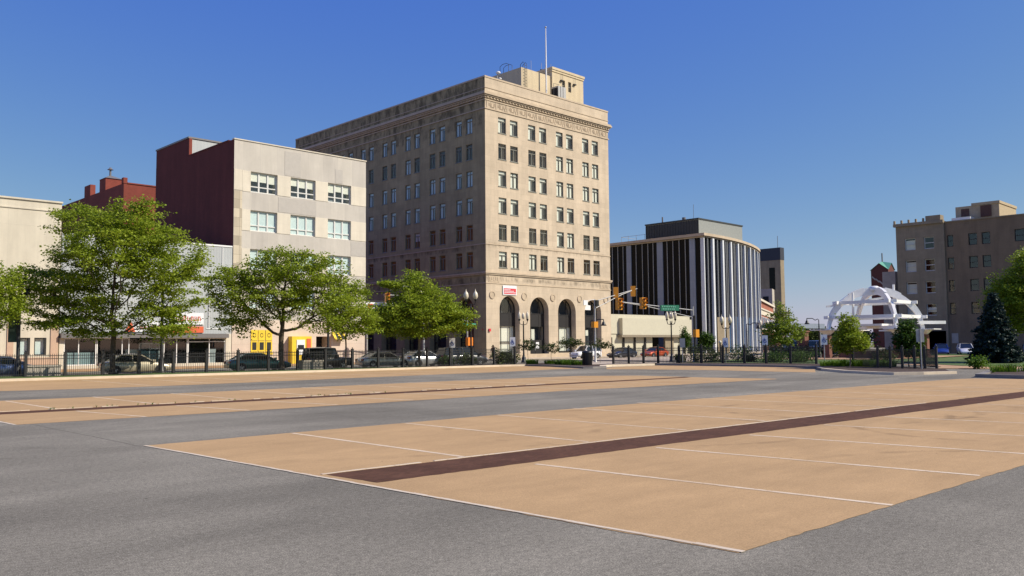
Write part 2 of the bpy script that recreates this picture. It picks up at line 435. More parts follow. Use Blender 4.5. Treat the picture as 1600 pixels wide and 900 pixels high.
for i, (gm, kk) in enumerate(((1.2, .60), (.92, .93), (.06, 5.2))):     # deep blue of a clear morning: richer blue overhead
    pw = wt.nodes.new('ShaderNodeMath'); pw.operation = 'POWER'; pw.inputs[1].default_value = gm; wt.links.new(sp.outputs[i], pw.inputs[0])
    ml = wt.nodes.new('ShaderNodeMath'); ml.operation = 'MULTIPLY'; ml.inputs[1].default_value = kk; wt.links.new(pw.outputs[0], ml.inputs[0]); wt.links.new(ml.outputs[0], cmb.inputs[i])
wt.links.new(cmb.outputs[0], wt.nodes['Background'].inputs[0])
w.node_tree.nodes['Background'].inputs[1].default_value = .091
SC.view_settings.view_transform = 'Standard'; SC.view_settings.look = 'None'; SC.view_settings.gamma = 1; SC.view_settings.exposure = 0.2
SC.view_settings.use_curve_mapping = False
SC.cycles.max_bounces = 6; SC.cycles.transparent_max_bounces = 12
# ================================================================== GROUND
def strip_poly(a, b):  # two polylines -> polygon
    return list(a)+list(b)[::-1]
mb = MB(); mb.sheet([(-900,-900),(1600,-900),(1600,1600),(-900,1600)], -.02); struct('ground', mb, M['land'])
mb = MB(); mb.sheet([(-60,-40),(60,-40),(60,16),(150,16),(150,30),(62.5,30),(62.5,42),(150,42),(150,52),(62.5,58),(62.5,62.6),(150,66),(150,70),(140,74),(60,63),(60,160),(47.5,160),(47.5,63),(-60,63)], 0); struct('asphalt', mb, M['asphalt'])
E1 = 5.72
bay1 = [(E1,14.62),(14.4,14.55),(20,14.2),(28.8,13.5),(34.1,13.2),(39.3,12.7),(40.3,12.3),(40.5,10.6),(43.5,9.4),(44,2.9),(12.77,3.35),(8.9,3.5),(6.02,3.60)]
mb = MB(); mb.sheet(bay1, .004, jit=.013, step=.13); struct('paved_bay', mb, M['tan'])
bay2 = [(5.4,20.75),(10.8,20.4),(17,20.15),(23.2,20.1),(26,19.6),(30,19.25),(35.1,18.8),(35.4,19.1),(34.9,22.4),(35.2,26.4),(33.1,28.8),(25.2,29.7),(18.7,30),(12.8,30.1),(7.5,30.6),(5.4,30.7)]
mb = MB(); mb.sheet(bay2, .004, jit=.013, step=.13); struct('paved_bay', mb, M['tan'])
bay3 = [(-30,38.5),(9.2,37.6),(12.2,36.6),(16.2,36.3),(22.8,36.6),(31.3,36.9),(35.1,36.8),(41.1,37.6),(43.2,37),(45.5,42),(46.3,44.9),(43.66,45.7),(38.9,46.0),(28.8,46.5),(20.9,47.4),(11.6,48.6),(-30,54)]
mb = MB(); mb.sheet(bay3, .004, jit=.02); struct('paved_bay', mb, M['tan'])
mb = MB(); mb.sheet([(42.7,34.7),(43.7,32.8),(44.5,27.7),(44,25.1),(43.9,21.3),(46.6,22.6),(49.4,24),(51.2,26.3),(51.8,28.4),(51.9,33.4),(51.8,37.2),(47.6,37.8),(44.9,36.5)], .004, jit=.02); struct('paved_bay', mb, M['tan'])
s1u = [(6.04,9.54),(12.19,9.15),(18.82,8.76),(23.75,8.44),(30.98,8.0),(44,7.2)]
s1l = [(6.10,8.52),(10.96,8.24),(16.75,7.84),(21.35,7.57),(27.87,7.2),(44,6.3)]
mb = MB(); mb.sheet(strip_poly(s1u, s1l), .0065, jit=.012, step=.13); struct('brick_strip', mb, M['strip'])
s2u = [(5.5,25.2),(11,24.75),(20.5,24.25),(25.7,24.1),(31.4,23.65),(35,23.6)]
s2l = [(5.5,24.3),(10.7,23.95),(19.8,23.45),(24.9,23.4),(30.6,23.05),(34.6,23.0)]
mb = MB(); mb.sheet(strip_poly(s2u, s2l), .0065, jit=.018); struct('brick_strip', mb, M['strip'])
# raised lip of paint and mortar along the strips, broken here and there
def lip(name, line, w, h, gap, mat):
    mb = MB()
    for i in range(len(line)-1):
        (x0,y0),(x1,y1) = line[i], line[i+1]; L = math.hypot(x1-x0, y1-y0); n = max(1, int(L/.22)); d = ((x1-x0)/L, (y1-y0)/L)
        for k in range(n):
            if random.random() < gap: continue
            a = k*L/n; b = a+L/n*random.uniform(.97, 1.0); q = w*random.uniform(.8, 1.1); e = random.uniform(-.006, .006)
            p = [(x0+d[0]*s-d[1]*t, y0+d[1]*s+d[0]*t) for s, t in ((a,e),(b,e),(b,e+q),(a,e+q))]
            mb.prism(p, .006, .0072+h*random.uniform(.5, 1))
    return struct(name, mb, mat)
lip('painted_line', [(6.0,9.57)]+[(x,y+.02) for x, y in s1u[1:4]], .05, .006, .05, M['edgeline'])
lip('painted_line', [(5.5,25.22)]+[(x,y+.02) for x, y in s2u[1:4]], .05, .02, .5, M['edgeline'])
lip('painted_line', [(E1-.02,14.62),(5.86,9.2),(6.04,3.58)], .06, .001, .004, M['edgeline'])
lip('painted_line', [(5.38,20.75),(5.38,30.7)], .07, .001, .01, M['edgeline'])
def stalls(rows, z=.0068, w=.082):
    mb = MB()
    for x0, y0, x1, y1 in rows:
        d = Vector((x1-x0, y1-y0)).normalized(); n = Vector((-d.y, d.x))*w/2
        mb.sheet([(x0-n.x,y0-n.y),(x1-n.x,y1-n.y),(x1+n.x,y1+n.y),(x0+n.x,y0+n.y)], z, jit=.008, step=.2)
    return struct('painted_line', mb, M['line'])
stalls([(8.44+2.68*i, 14.5-(.9*max(0,i-4)/6), 8.44+2.68*i-.08, 9.52-.055*2.68*i*.95) for i in range(10)])
stalls([(8.52+2.6*i, 8.2-.055*2.6*i, 8.80+2.62*i, 3.50-.02*i) for i in range(12)])
stalls([(7.56+2.6*i, 30.45-.06*i, 7.5+2.6*i, 25.1-.11*i) for i in range(10)])
stalls([(7.6+2.6*i, 23.95-.1*i, 8.1+2.6*i, 20.6-.08*i) for i in range(10)])
stalls([(15+2.6*i, 46.6-.28*i*.9, 14.8+2.6*i, 37.2) for i in range(9)])
# weeds rooted in the joint of the far strip
mb = MB(); gw = random.Random(5)
for i in range(36):
    x = gw.choice((gw.uniform(7,9), gw.uniform(9.5,12.5), gw.uniform(15,18))); y = 25.2-(x-5.5)*.065+gw.uniform(-.03,.05)
    for k in range(7):
        a = gw.uniform(0,6.28); L = gw.uniform(.03,.085); d = (math.cos(a), math.sin(a))
        mb.add([(x-d[1]*.01,y+d[0]*.01,.006),(x+d[1]*.01,y-d[0]*.01,.006),(x+d[0]*L*.6,y+d[1]*L*.6,L)], [(0,1,2)])
tag(obj('weeds', mb, M['blade']), 'dry weeds rooted along the far brick strip', 'weeds', None, 'stuff')
# kerbs and beds
def kerb(line, w, h, mat, name='kerb'):
    mb = MB()
    pts = [Vector((x,y)) for x, y in line]; off = []
    for i in range(len(pts)):
        t = (pts[min(i+1,len(pts)-1)]-pts[max(i-1,0)]).normalized(); off.append(pts[i]+Vector((-t.y,t.x))*w)
    for i in range(len(pts)-1):
        a, b, c, d = pts[i], pts[i+1], off[i+1], off[i]
        mb.prism([a[:], b[:], c[:], d[:]], .0, h)
    return struct(name, mb, mat)
KL = [(-30,53.6),(11.6,48.45),(20.9,47.3),(28.8,46.55),(38.9,45.95),(43.66,45.65),(45.9,45.1)]
kerb(KL, .35, .13, M['kerb'])
kerb([(45.9,45.1),(45.2,41.8),(43.1,37.0),(43.6,36.6),(44.9,36.5)], .25, .12, M['greykerb'])
kerb([(44.9,36.5),(46.6,37.9),(47.7,38.3),(51.9,37.6)][::-1], -.45, .14, M['kerb'])
kerb([(52.1,37.6),(52.1,33.4),(52.0,28.4),(51.4,26.3),(50.1,24.2)][::-1], -.3, .13, M['greykerb'])
kerb([(50.1,24.2),(49.4,23.9),(46.9,22.4)], .25, .13, M['greykerb'])
kerb([(46.9,22.4),(44.1,19.8),(42.8,17.7),(42.5,16.6),(43.6,15.6),(45.5,14.7)], .28, .13, M['kerb'])
mb = MB(); mb.sheet([(-30,53.95),(11.6,48.8),(20.9,47.65),(28.8,46.9),(38.9,46.3),(45.9,45.45),(45.9,48.0),(38,49.6),(28,51.4),(18,53.0),(10,54.5),(-30,61)], .10); struct('lawn', mb, M['grass'])
mb = MB(); mb.sheet([(38,46.4),(45.9,45.45),(45.5,41.8),(43.4,37.1),(44.9,36.9),(47.6,38.6),(54,38.2),(54,46.5),(46,48.4),(38.5,49.4)], .115); struct('planting_bed', mb, M['mulch'])
mb = MB(); mb.sheet([(47.8,40.5),(53.5,39.4),(57,39.2),(57,46),(56,48),(51.5,47),(48.2,43.6)], .125); struct('sidewalk', mb, M['walk'])
mb = MB(); mb.sheet([(52.3,38),(56.6,38),(57.6,30),(57,26),(50.8,24.5),(51.7,26.3),(52.3,28.4)], .115); struct('planting_bed', mb, M['mulch'])
mb = MB(); mb.sheet([(57,39),(62,39),(62,24),(57.3,25)], .10); struct('lawn', mb, M['grass'])
mb = MB(); mb.sheet([(50.2,24.4),(47.1,22.3),(44.4,19.8),(43.1,17.6),(42.8,16.7),(43.8,15.95),(45.7,15.1),(49.5,16.6),(52.5,20),(55,24)], .118); struct('planting_bed', mb, M['mulch'])
mb = MB(); mb.sheet([(53.6,14.2),(58.3,14.8),(62.5,20.4),(61.2,23.6),(56.7,19.2),(52.9,18.3)], .03); struct('path', mb, M['walkbrick'])
mb = MB(); mb.sheet([(58.5,13),(110,5),(110,24.5),(98,31),(66,25),(58.6,18.6)], .05); struct('lawn', mb, M['grass'])
kerb([(46.5,13.3),(41.5,12.35),(41.0,10.6),(43.5,9.6),(50,8.2)][::-1], .3, .16, M['greykerb'])
mb = MB(); mb.sheet([(46.5,13.1),(41.75,12.2),(41.3,10.75),(43.6,9.9),(50,8.4),(52,12)], .14); struct('planting_bed', mb, M['mulch'])
# far pavements on the building side
def slab(poly, z, mat, name='sidewalk', z0=0.):
    mb = MB(); mb.prism(poly, z0, z, 0); return struct(name, mb, mat)
slab([(-30,63.6),(47.6,63.6),(47.6,67),(-30,67)], .12, M['walkbrick'])
slab([(60,63.4),(106,63.4),(106,69),(60,69)], .12, M['walk'])
slab([(106,63.4),(150,66),(150,80),(128,72),(106,69)], .12, M['walk'])
slab([(62.6,58),(62.6,42),(64.6,42),(100,44),(100,56),(64.6,58)], .10, M['walk'])
mb = MB(); mb.sheet([(64.6,41.5),(100,43.4),(112,31),(98,31),(66,25),(63,24),(62.6,30)], .08); struct('lawn', mb, M['grass'])
mb = MB(); mb.sheet([(72,29),(94,29),(94,41),(72,41)], .11); struct('plaza', mb, M['walkbrick'])
mb = MB()   # lane markings of the street
for i in range(14): mb.box(-20+6*i, -17.5+6*i, 59.0-.02*i, 59.09-.02*i, .002, .005)
struct('painted_line', mb, M['signwhite'])

# ================================================================== BUILDINGS
def facade(mb, ax, pl, u0, u1, z0, z1, holes=(), depth=.3, mw=0, mr=0, md=None, back=.9):
    P = (lambda u, z, d: (u, pl+d, z)) if ax == 'y' else (lambda u, z, d: (pl+d, u, z))
    us = sorted({u0, u1, *[h[0] for h in holes], *[h[1] for h in holes]}); zs = sorted({z0, z1, *[h[2] for h in holes], *[h[3] for h in holes]})
    us = [u for u in us if u0-1e-6 <= u <= u1+1e-6]; zs = [z for z in zs if z0-1e-6 <= z <= z1+1e-6]
    for i in range(len(us)-1):
        for j in range(len(zs)-1):
            um, zm = (us[i]+us[i+1])/2, (zs[j]+zs[j+1])/2
            if any(h[0] < um < h[1] and h[2] < zm < h[3] for h in holes): continue
            mb.quad(P(us[i],zs[j],0), P(us[i+1],zs[j],0), P(us[i+1],zs[j+1],0), P(us[i],zs[j+1],0), mw)
    for a, b, c, d in holes:
        mb.quad(P(a,c,0), P(a,d,0), P(a,d,back), P(a,c,back), mr); mb.quad(P(b,d,0), P(b,c,0), P(b,c,back), P(b,d,back), mr)
        mb.quad(P(a,d,0), P(b,d,0), P(b,d,back), P(a,d,back), mr); mb.quad(P(b,c,0), P(a,c,0), P(a,c,back), P(b,c,back), mr)
        if md is not None: mb.quad(P(a,c,back), P(b,c,back), P(b,d,back), P(a,d,back), md)

def arches(mb, ax, pl, u0, u1, z0, z1, list_, back=1.3, mw=0, mr=0, md=None, nseg=14):
    """wall with round-headed openings (ua, ub, zb, zspring)"""
    P = (lambda u, z, d: (u, pl+d, z)) if ax == 'y' else (lambda u, z, d: (pl+d, u, z))
    cur = u0
    for ua, ub, zb, zs in sorted(list_):
        mb.quad(P(cur,z0,0), P(ua,z0,0), P(ua,z1,0), P(cur,z1,0), mw); cur = ub
        if zb > z0: mb.quad(P(ua,z0,0), P(ub,z0,0), P(ub,zb,0), P(ua,zb,0), mw)
        r = (ub-ua)/2; c = (ua+ub)/2
        arc = [(c-r*math.cos(math.pi*k/nseg), zs+r*math.sin(math.pi*k/nseg)) for k in range(nseg+1)]
        for (a, b), (c2, d2) in zip(arc, arc[1:]):
            mb.quad(P(a,b,0), P(c2,d2,0), P(c2,z1,0), P(a,z1,0), mw); mb.quad(P(a,b,0), P(a,b,back), P(c2,d2,back), P(c2,d2,0), mr)
        mb.quad(P(ua,zb,0), P(ua,zs,0), P(ua,zs,back), P(ua,zb,back), mr); mb.quad(P(ub,zs,0), P(ub,zb,0), P(ub,zb,back), P(ub,zs,back), mr)
        mb.quad(P(ua,zb,0), P(ua,zb,back), P(ub,zb,back), P(ub,zb,0), mr)
        if md is not None: mb.add([P(ua,zb,back), P(ub,zb,back)]+[P(a,b,back) for a, b in arc[::-1]], [tuple(range(len(arc)+2))], md)
    mb.quad(P(cur,z0,0), P(u1,z0,0), P(u1,z1,0), P(cur,z1,0), mw)

def part_template(parent, name, mb, mat): return obj(name, mb, mat, parent, local=True)

# ---------------------------------------------------------------- eight-storey limestone office tower
X0, X1, Y0, Y1 = 62.2, 83.45, 67.0, 106.7
T = thing('office_tower', 'tall pale limestone office tower with rows of paired windows and round-arched ground floor', 'building', (X0,Y0,0))
UX = [64.18,66.03,68.93,70.77,73.65,75.46,78.39,80.22]; WW = 1.2
ZT = [26.80,23.86,20.83,17.82,14.83,11.83]; WH = 1.76
mb = MB()
facade(mb, 'y', Y0, X0, X1, 9.2, 31.04, [(u,u+WW,z-WH,z) for u in UX for z in ZT], back=1.0, mw=0, mr=0, md=1)
A1 = [(64.18,67.28,.62,5.45),(68.95,72.04,.12,5.45),(73.66,76.80,.60,5.40),(78.43,81.56,.62,5.40)]
arches(mb, 'y', Y0, X0, X1, 0, 9.2, A1, md=1)
mb.quad((X1,Y0,0),(X1,Y1,0),(X1,Y1,31.04),(X1,Y0,31.04)); mb.quad((X1,Y1,0),(X0,Y1,0),(X0,Y1,31.04),(X1,Y1,31.04))
mb.quad((X0,Y0,29.9),(X1,Y0,29.9),(X1,Y1,29.9),(X0,Y1,29.9),2)
for a in ((X0+.02,X0+.5,Y0+.02,Y1-.02),(X1-.5,X1-.02,Y0+.02,Y1-.02),(X0+.5,X1-.5,Y0+.02,Y0+.5),(X0+.5,X1-.5,Y1-.5,Y1-.02)): mb.box(*a, 29.91, 31.02)
obj('wall', mb, [M['stone'], M['towerroom'], M['roof']], T)
YP = [69.09+4.653*i for i in range(8)]; UY = [y for p in YP for y in (p, p+1.77)]; WY = 1.06
mb = MB()
facade(mb, 'x', X0, Y0, Y1, 9.2, 31.04, [(u,u+WY,z-WH,z) for u in UY for z in ZT], back=1.0, md=1)
A2 = [(p-.1,p+2.9,.6,5.4) for p in YP]
arches(mb, 'x', X0, Y0, Y1, 0, 9.2, A2, md=1)
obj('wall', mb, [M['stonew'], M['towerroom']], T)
def trimrun(name, prof, mat, parent, x0=X0, y0=Y0, x1=X1, y1=Y1):
    """bands (z0, z1, projection) on the two street faces"""
    mb = MB()
    for z0, z1, p in prof:
        mb.prism([(x0-p,y1),(x0-p,y0-p),(x1+p,y0-p),(x1+p,y1),(x1-.002,y1),(x1-.002,y0-.002+.004),(x0+.002,y0+.002),(x0+.002,y1)], z0, z1)
    return mb
mb = trimrun('x', [(29.13,29.3,.30),(28.95,29.13,.38),(28.8,28.95,.26),(28.6,28.8,.12)], None, T)
for i in range(44): mb.box(X0+.2+i*.485, X0+.42+i*.485, Y0-.19, Y0-.11, 28.62, 28.80)
for i in range(80): mb.box(X0-.19, X0-.11, Y0+.2+i*.485, Y0+.42+i*.485, 28.62, 28.80)
obj('cornice', mb, M['stonetrim'], T)
mb = trimrun('x', [(30.9,31.08,.05),(29.74,29.82,.05)], None, T); obj('parapet_cap', mb, M['stonetrim'], T)
mb = trimrun('x', [(28.36,28.48,.07),(27.4,27.52,.08)], None, T)
def relief(mb, P):
    u = .25
    while u < 20.9:
        k = int(u*3.1) % 5
        if k == 0: mb.box(*P(u,u+.09), 27.56, 28.32)
        elif k in (1, 3):
            for q in range(3): mb.box(*P(u+.1*q,u+.06+.1*q), 27.7+.1*((q+k) % 3), 28.05+.08*((q*2+k) % 3))
        elif k == 2: mb.box(*P(u,u+.30), 27.72, 28.12)
        else:
            mb.box(*P(u,u+.12), 27.6, 27.9); mb.box(*P(u+.12,u+.26), 27.9, 28.25)
        u += .345
relief(mb, lambda a, b: (X0+a, X0+b, Y0-.042, Y0-.003))
obj('frieze', mb, M['stonetrim'], T)
mb = trimrun('x', [(9.35,9.52,.20),(9.2,9.35,.12),(12.5,12.6,.05),(8.24,8.34,.05),(0,.55,.06)], None, T)
for a in ((X0+.35,X0+2.0),(X1-2.1,X1-.35)):
    mb.box(*a, Y0-.03, Y0-.003, 8.42, 9.1); 
    for q in range(5): mb.box(a[0]+.15+q*.3, a[0]+.3+q*.3, Y0-.06, Y0-.03, 8.55+.1*(q%2), 8.95)
obj('belt_course', mb, M['stonetrim'], T)
for x in (63.09,68.03,72.77,77.53,82.5):
    mb = MB(); n = 20
    for r0, r1, d in ((.0,.30,.05),(.30,.42,.09)):
        for k in range(n):
            a, b = 2*math.pi*k/n, 2*math.pi*(k+1)/n
            f = lambda r, t, y: (x+r*math.cos(t), y, 7.02+r*math.sin(t))
            mb.quad(f(r0,a,Y0-d), f(r0,b,Y0-d), f(r1,b,Y0-d), f(r1,a,Y0-d)); mb.quad(f(r1,a,Y0-d), f(r1,b,Y0-d), f(r1,b,Y0), f(r1,a,Y0))
    obj('medallion', mb, M['stonetrim'], T)
# upper windows: one template per width, copied
def sash(w, h, blind, dark=False):
    d0 = .10
    mb = MB()
    mb.box(0,.06,d0,d0+.1,0,h); mb.box(w-.06,w,d0,d0+.1,0,h); mb.box(.06,w-.06,d0,d0+.1,h-.06,h); mb.box(.06,w-.06,d0,d0+.1,0,.07)
    mb.box(.06,w-.06,d0-.02,d0+.1,h*.76,h*.76+.07)
    mb.box(w*.5-.035,w*.5+.035,d0,d0+.1,.07,h*.76)
    mb.box(-.06,w+.06,-.05,d0,-.09,-.003)
    g = MB(); g.quad((.06,d0+.05,.07),(w-.06,d0+.05,.07),(w-.06,d0+.05,h-.06),(.06,d0+.05,h-.06))
    return mb, g
def blindmesh(w, h, kind):
    b = MB(); d = .20
    if kind == 1: b.box(.04,w-.04,d,d+.02,.03,h-.04)
    elif kind == 2: b.box(.04,w*.62,d,d+.02,.03,h*.74); b.box(.04,w-.04,d,d+.02,h*.72,h-.04)
    elif kind == 3: b.box(.04,w-.04,d,d+.02,h*.45,h-.04)
    elif kind == 4: b.box(.04,w*.40,d,d+.02,.03,h*.95); b.box(w*.52,w*.86,d,d+.02,.03,h*.95)
    return b
def window_set(parent, w, spots, rotz, frame, glass, blindmats):
    fm, gm = sash(w, WH, 0); fme = mesh_from('window', fm, [frame]); gme = mesh_from('pane', gm, [glass])
    bms = {k: mesh_from('blind', blindmesh(w, WH, k[0]), [blindmats[k[1]]]) for k in {s[3] for s in spots} if k[0]}
    for x, y, z, k in spots:
        wi = bpy.data.objects.new('window', fme); COL.objects.link(wi); wi.parent = parent
        l = parent.location; wi.location = (x*S-l.x, y*S-l.y, z*S); wi.rotation_euler = (0,0,rotz)
        p = bpy.data.objects.new('pane', gme); COL.objects.link(p); p.parent = wi
        if k[0]:
            b = bpy.data.objects.new('blind', bms[k]); COL.objects.link(b); b.parent = wi
kinds = ["ffffffff","00002222","f2ff2222","ffffffff","1111f211".replace('1','0'),"32202000"]
KM = {'f': (2,0), '2': (4,0), '0': (0,0), '3': (3,0), '1': (1,1)}
spots = []
for r, z in enumerate(ZT):
    for c, u in enumerate(UX): spots.append((u, Y0, z-WH, KM[kinds[r][c]]))
window_set(T, WW, spots, 0, M['frame'], M['glass'], [M['blind'], M['blindcool']])
kw = ["2111111111","0000020000","2112112112","1111111111","0000300002","0000000000"]
spots = []
for r, z in enumerate(ZT):
    for c in range(10):
        spots.append((X0, UY[c]+WY, z-WH, {'2':(4,1),'1':(2,1),'0':(0,0),'3':(3,1)}[kw[r][c]]))
for c in (10,11): spots.append((X0, UY[c]+WY, ZT[0]-WH, (2,1)))
window_set(T, WY, spots, -math.pi/2, M['frame'], M['glass'], [M['blind'], M['blindcool']])
# tall arched ground-floor glazing
def arched_window(ax, pl, ua, ub, zb, zs, door=False, blinds=1):
    P = (lambda u, z, d: (u, pl+d, z)) if ax == 'y' else (lambda u, z, d: (pl+d, u, z))
    def bx(m, a, b, z0, z1, d0, d1, mi=0):
        m.add([P(a,z0,d0),P(b,z0,d0),P(b,z1,d0),P(a,z1,d0),P(a,z0,d1),P(b,z0,d1),P(b,z1,d1),P(a,z1,d1)],
              [(0,1,2,3),(5,4,7,6),(4,0,3,7),(1,5,6,2),(3,2,6,7),(4,5,1,0)], mi)
    r = (ub-ua)/2; c = (ua+ub)/2; d = .72; m = MB(); n = 14; g = MB()
    ro = r-.003; rin = r-.10
    arc = lambda q: [(c-q*math.cos(math.pi*k/n), zs+q*math.sin(math.pi*k/n)) for k in range(n+1)]
    for (a, b), (a2, b2), (e, f), (e2, f2) in zip(arc(rin), arc(rin)[1:], arc(ro), arc(ro)[1:]):
        m.quad(P(a,b,d), P(e,f,d), P(e2,f2,d), P(a2,b2,d)); m.quad(P(a,b,d), P(a2,b2,d), P(a2,b2,d+.12), P(a,b,d+.12))
    bx(m, ua+.003, ua+.10, zb+.003, zs, d, d+.12); bx(m, ub-.10, ub-.003, zb+.003, zs, d, d+.12)
    for u, w_ in ((c-.42*r,.05),(c+.42*r,.05)): bx(m, u-w_/2, u+w_/2, zb+.02, zs+.84*r, d, d+.1)
    for z in (zs-.35, zs-1.75, zb+1.3): bx(m, ua+.1, ub-.1, z-.05, z+.05, d-.01, d+.09)
    bx(m, ua+.1, ub-.1, zs-1.7, zs-.40, d+.02, d+.08)     # dark spandrel panel
    if not door: bx(m, ua+.1, ub-.1, zb+.003, zb+.22, d, d+.1)
    wi = obj('window', m, M['darkframe'], T)
    g.add([P(ua+.1,zb+.05,d+.06), P(ub-.1,zb+.05,d+.06)]+[P(a,b,d+.06) for a, b in arc(rin)[::-1]], [tuple(range(n+3))])
    obj('pane', g, M['glass'], wi)
    if blinds:
        b = MB(); bx(b, ua+.15, ub-.15, zb+(.2 if not door else 2.2), zs-1.8, d+.2, d+.22)
        if blinds == 2: b = MB(); bx(b, ua+.4, c+.1, zb+2.0, zs-2.1, d+.2, d+.22)
        obj('blind', b, M['blind'], wi)
    if door:
        b = MB(); bx(b, ua+.12, ub-.12, zb+.003, zb+2.0, d-.04, d+.02); bx(b, c-.02, c+.02, zb+.02, zb+1.98, d-.06, d-.04)
        dr = obj('door', b, M['darkframe'], T)
        h = MB(); bx(h, c-.12, c-.07, zb+.8, zb+1.2, d-.1, d-.05); obj('handle', h, M['galv'], dr)
        nt = MB(); bx(nt, c+.05, c+.55, zb+1.05, zb+1.75, d-.075, d-.062); bx(nt, c-.62, c-.42, zb+1.15, zb+1.5, d-.075, d-.062); obj('notice', nt, M['signwhite'], dr)
for i, (a, b, zb, zs) in enumerate(A1): arched_window('y', Y0, a, b, zb, zs, i == 1, 1 if i in (0, 2) else 2)
for a, b, zb, zs in A2[:6]: arched_window('x', X0, a, b, zb, zs, False, 0)
tag(obj('notice', (lambda m: (m.box(79.0,80.2,Y0+.55,Y0+.58,5.75,6.35), m)[1])(MB()), M['signwhite'], T))
mb = MB(); mb.box(X0-.05,X0-.01,67.5,67.62,3.2,3.35); mb.box(62.5,62.75,Y0-.16,Y0-.01,3.05,3.35); obj('alarm_bell', mb, M['red'], T)
# roof house
RH = thing('roof_house', 'cream stucco machine house with ladder on the roof of the limestone tower', 'roof house', (70.95,70,29.9))
mb = MB(); mb.box(70.95,76.15,70,80,29.92,34.70); obj('wall', mb, M['cream'], RH)
mb = MB(); h = [(78.0,78.55,33.3,34.6),(79.15,79.7,33.3,34.6)]
facade(mb, 'y', 69.8, 76.16, 82.05, 29.92, 35.55, h, back=.5, md=1)
mb.quad((76.16,69.8,29.92),(76.16,69.8,35.55),(76.16,76,35.55),(76.16,76,29.92)); mb.quad((82.05,69.8,29.92),(82.05,76,29.92),(82.05,76,35.55),(82.05,69.8,35.55))
mb.quad((76.16,76,29.92),(76.16,76,35.55),(82.05,76,35.55),(82.05,76,29.92)); mb.quad((76.16,69.8,35.55),(82.05,69.8,35.55),(82.05,76,35.55),(76.16,76,35.55))
obj('wall', mb, [M['cream'], M['dark']], RH)
mb = MB(); mb.box(76.05,82.2,69.65,76.1,35.56,35.85); mb.box(76.1,82.12,69.72,76.05,35.30,35.555); obj('cornice', mb, M['cream'], RH)
for u in (78.0,79.15):
    f = MB(); f.box(u,u+.06,69.9,69.98,33.3,34.6); f.box(u+.49,u+.55,69.9,69.98,33.3,34.6); f.box(u+.06,u+.49,69.9,69.98,33.9,33.97)
    o = obj('window', f, M['frame'], RH); g = MB(); g.quad((u+.06,69.95,33.3),(u+.49,69.95,33.3),(u+.49,69.95,34.6),(u+.06,69.95,34.6)); obj('pane', g, M['glass'], o)
for u in (77.6,80.05): 
    mb = MB(); mb.box(u,u+.4,69.55,69.79,34.35,34.5); mb.tube([(u+.2,69.6,34.5),(u+.2,69.6,35.3)],.02,5); obj('roof_lamp', mb, M['black'], RH)
mb = MB()
for x in (71.35,71.75): mb.tube([(x,69.85,30),(x,69.85,35.2),(x,70.1,35.45),(x,70.5,35.2),(x,70.6,34.7)],.03,5)
for k in range(14): mb.tube([(71.35,69.85,30.3+.36*k),(71.75,69.85,30.3+.36*k)],.02,5)
obj('ladder', mb, M['black'], RH)
mb = MB()
for y0 in (72.2,): 
    for x in (71.0,71.6): mb.tube([(x,y0,34.7),(x,y0,35.6),(x,y0+.4,35.8),(x,y0+1.1,35.8),(x,y0+1.5,35.6),(x,y0+1.5,34.7)],.03,5)
obj('handrail', mb, M['black'], RH)
mb = MB()
for q in range(3): mb.box(70.9,70.94,73+q*2.0,74.4+q*2.0,32.6,33.6)
obj('louvre', mb, M['darkframe'], RH)
fp = thing('flagpole', 'thin white flagpole rising from the parapet of the limestone tower', 'flagpole', (74.55,69.9,29.9))
mb = MB(); mb.tube([(74.55,69.3,29.95),(74.55,69.3,36),(74.55,69.3,40.2)],[.11,.09,.05],8); obj('pole', mb, M['white'], fp)
mb = MB(); mb.ball((74.55,69.3,40.3),.13,8); obj('ball', mb, M['galv'], fp)
ac = thing('air_conditioner', 'grey rooftop cooling cabinet in front of the cream roof house', 'air conditioner', (76,68.6,29.9))
mb = MB(); mb.box(75.5,76.9,68.2,69.4,30.6,33.0); obj('cabinet', mb, M['galv'], ac)
mb = MB(); mb.box(75.47,75.498,68.3,69.3,30.8,32.8); obj('fan_grille', mb, M['dark'], ac)
mb = MB(); [mb.box(a,a+.1,68.3,69.3,29.92,30.6) for a in (75.6,76.7)]; [mb.box(75.9+q*.45,75.93+q*.45,68.17,68.198,30.6,33.0) for q in range(2)]; mb.tube([(74.9,68.4,31),(74.9,68.4,33.2),(75.9,68.4,33.2)],.03,5); obj('stand', mb, M['black'], ac)
for k, (x, y, z0, z1, lab) in enumerate(((74.2,71.5,34.7,36.6,'short whip antenna on the left end of the low cream roof'),(76.6,72,35.85,37.0,'whip antenna at the left corner of the taller cream roof house'),(78.9,72.5,35.85,37.5,'tallest whip antenna above the two small roof-house windows'),(77.6,72.3,35.85,36.7,'short whip antenna in the middle of the taller roof house'))):
    a = thing('antenna', lab, 'antenna', (x,y,z0), 0, 'whip antennas on the tower roof')
    mb = MB(); mb.tube([(x,y,z0+.3),(x,y,z1)],.025,5); obj('whip', mb, M['galv'], a)
    mb = MB(); mb.box(x-.12,x+.12,y-.12,y+.12,z0,z0+.3); obj('mount', mb, M['black'], a)
dsh = thing('satellite_dish', 'small white dish cluster on the parapet by the left roof corner of the tower', 'dish', (66.6,69.6,29.9))
mb = MB(); mb.tube([(66.6,69.6,29.95),(66.6,69.6,32.9)],.05,6); mb.tube([(67.2,69.9,29.95),(67.2,69.9,32.4)],.04,6); mb.tube([(66,69.7,31.6),(67.6,69.8,31.6)],.03,5); obj('mast', mb, M['galv'], dsh)
mb = MB(); mb.ball((66.6,69.45,32.9),.28,10,0,.6); mb.ball((67.2,69.8,32.4),.22,10,0,.6); obj('reflector', mb, M['white'], dsh)
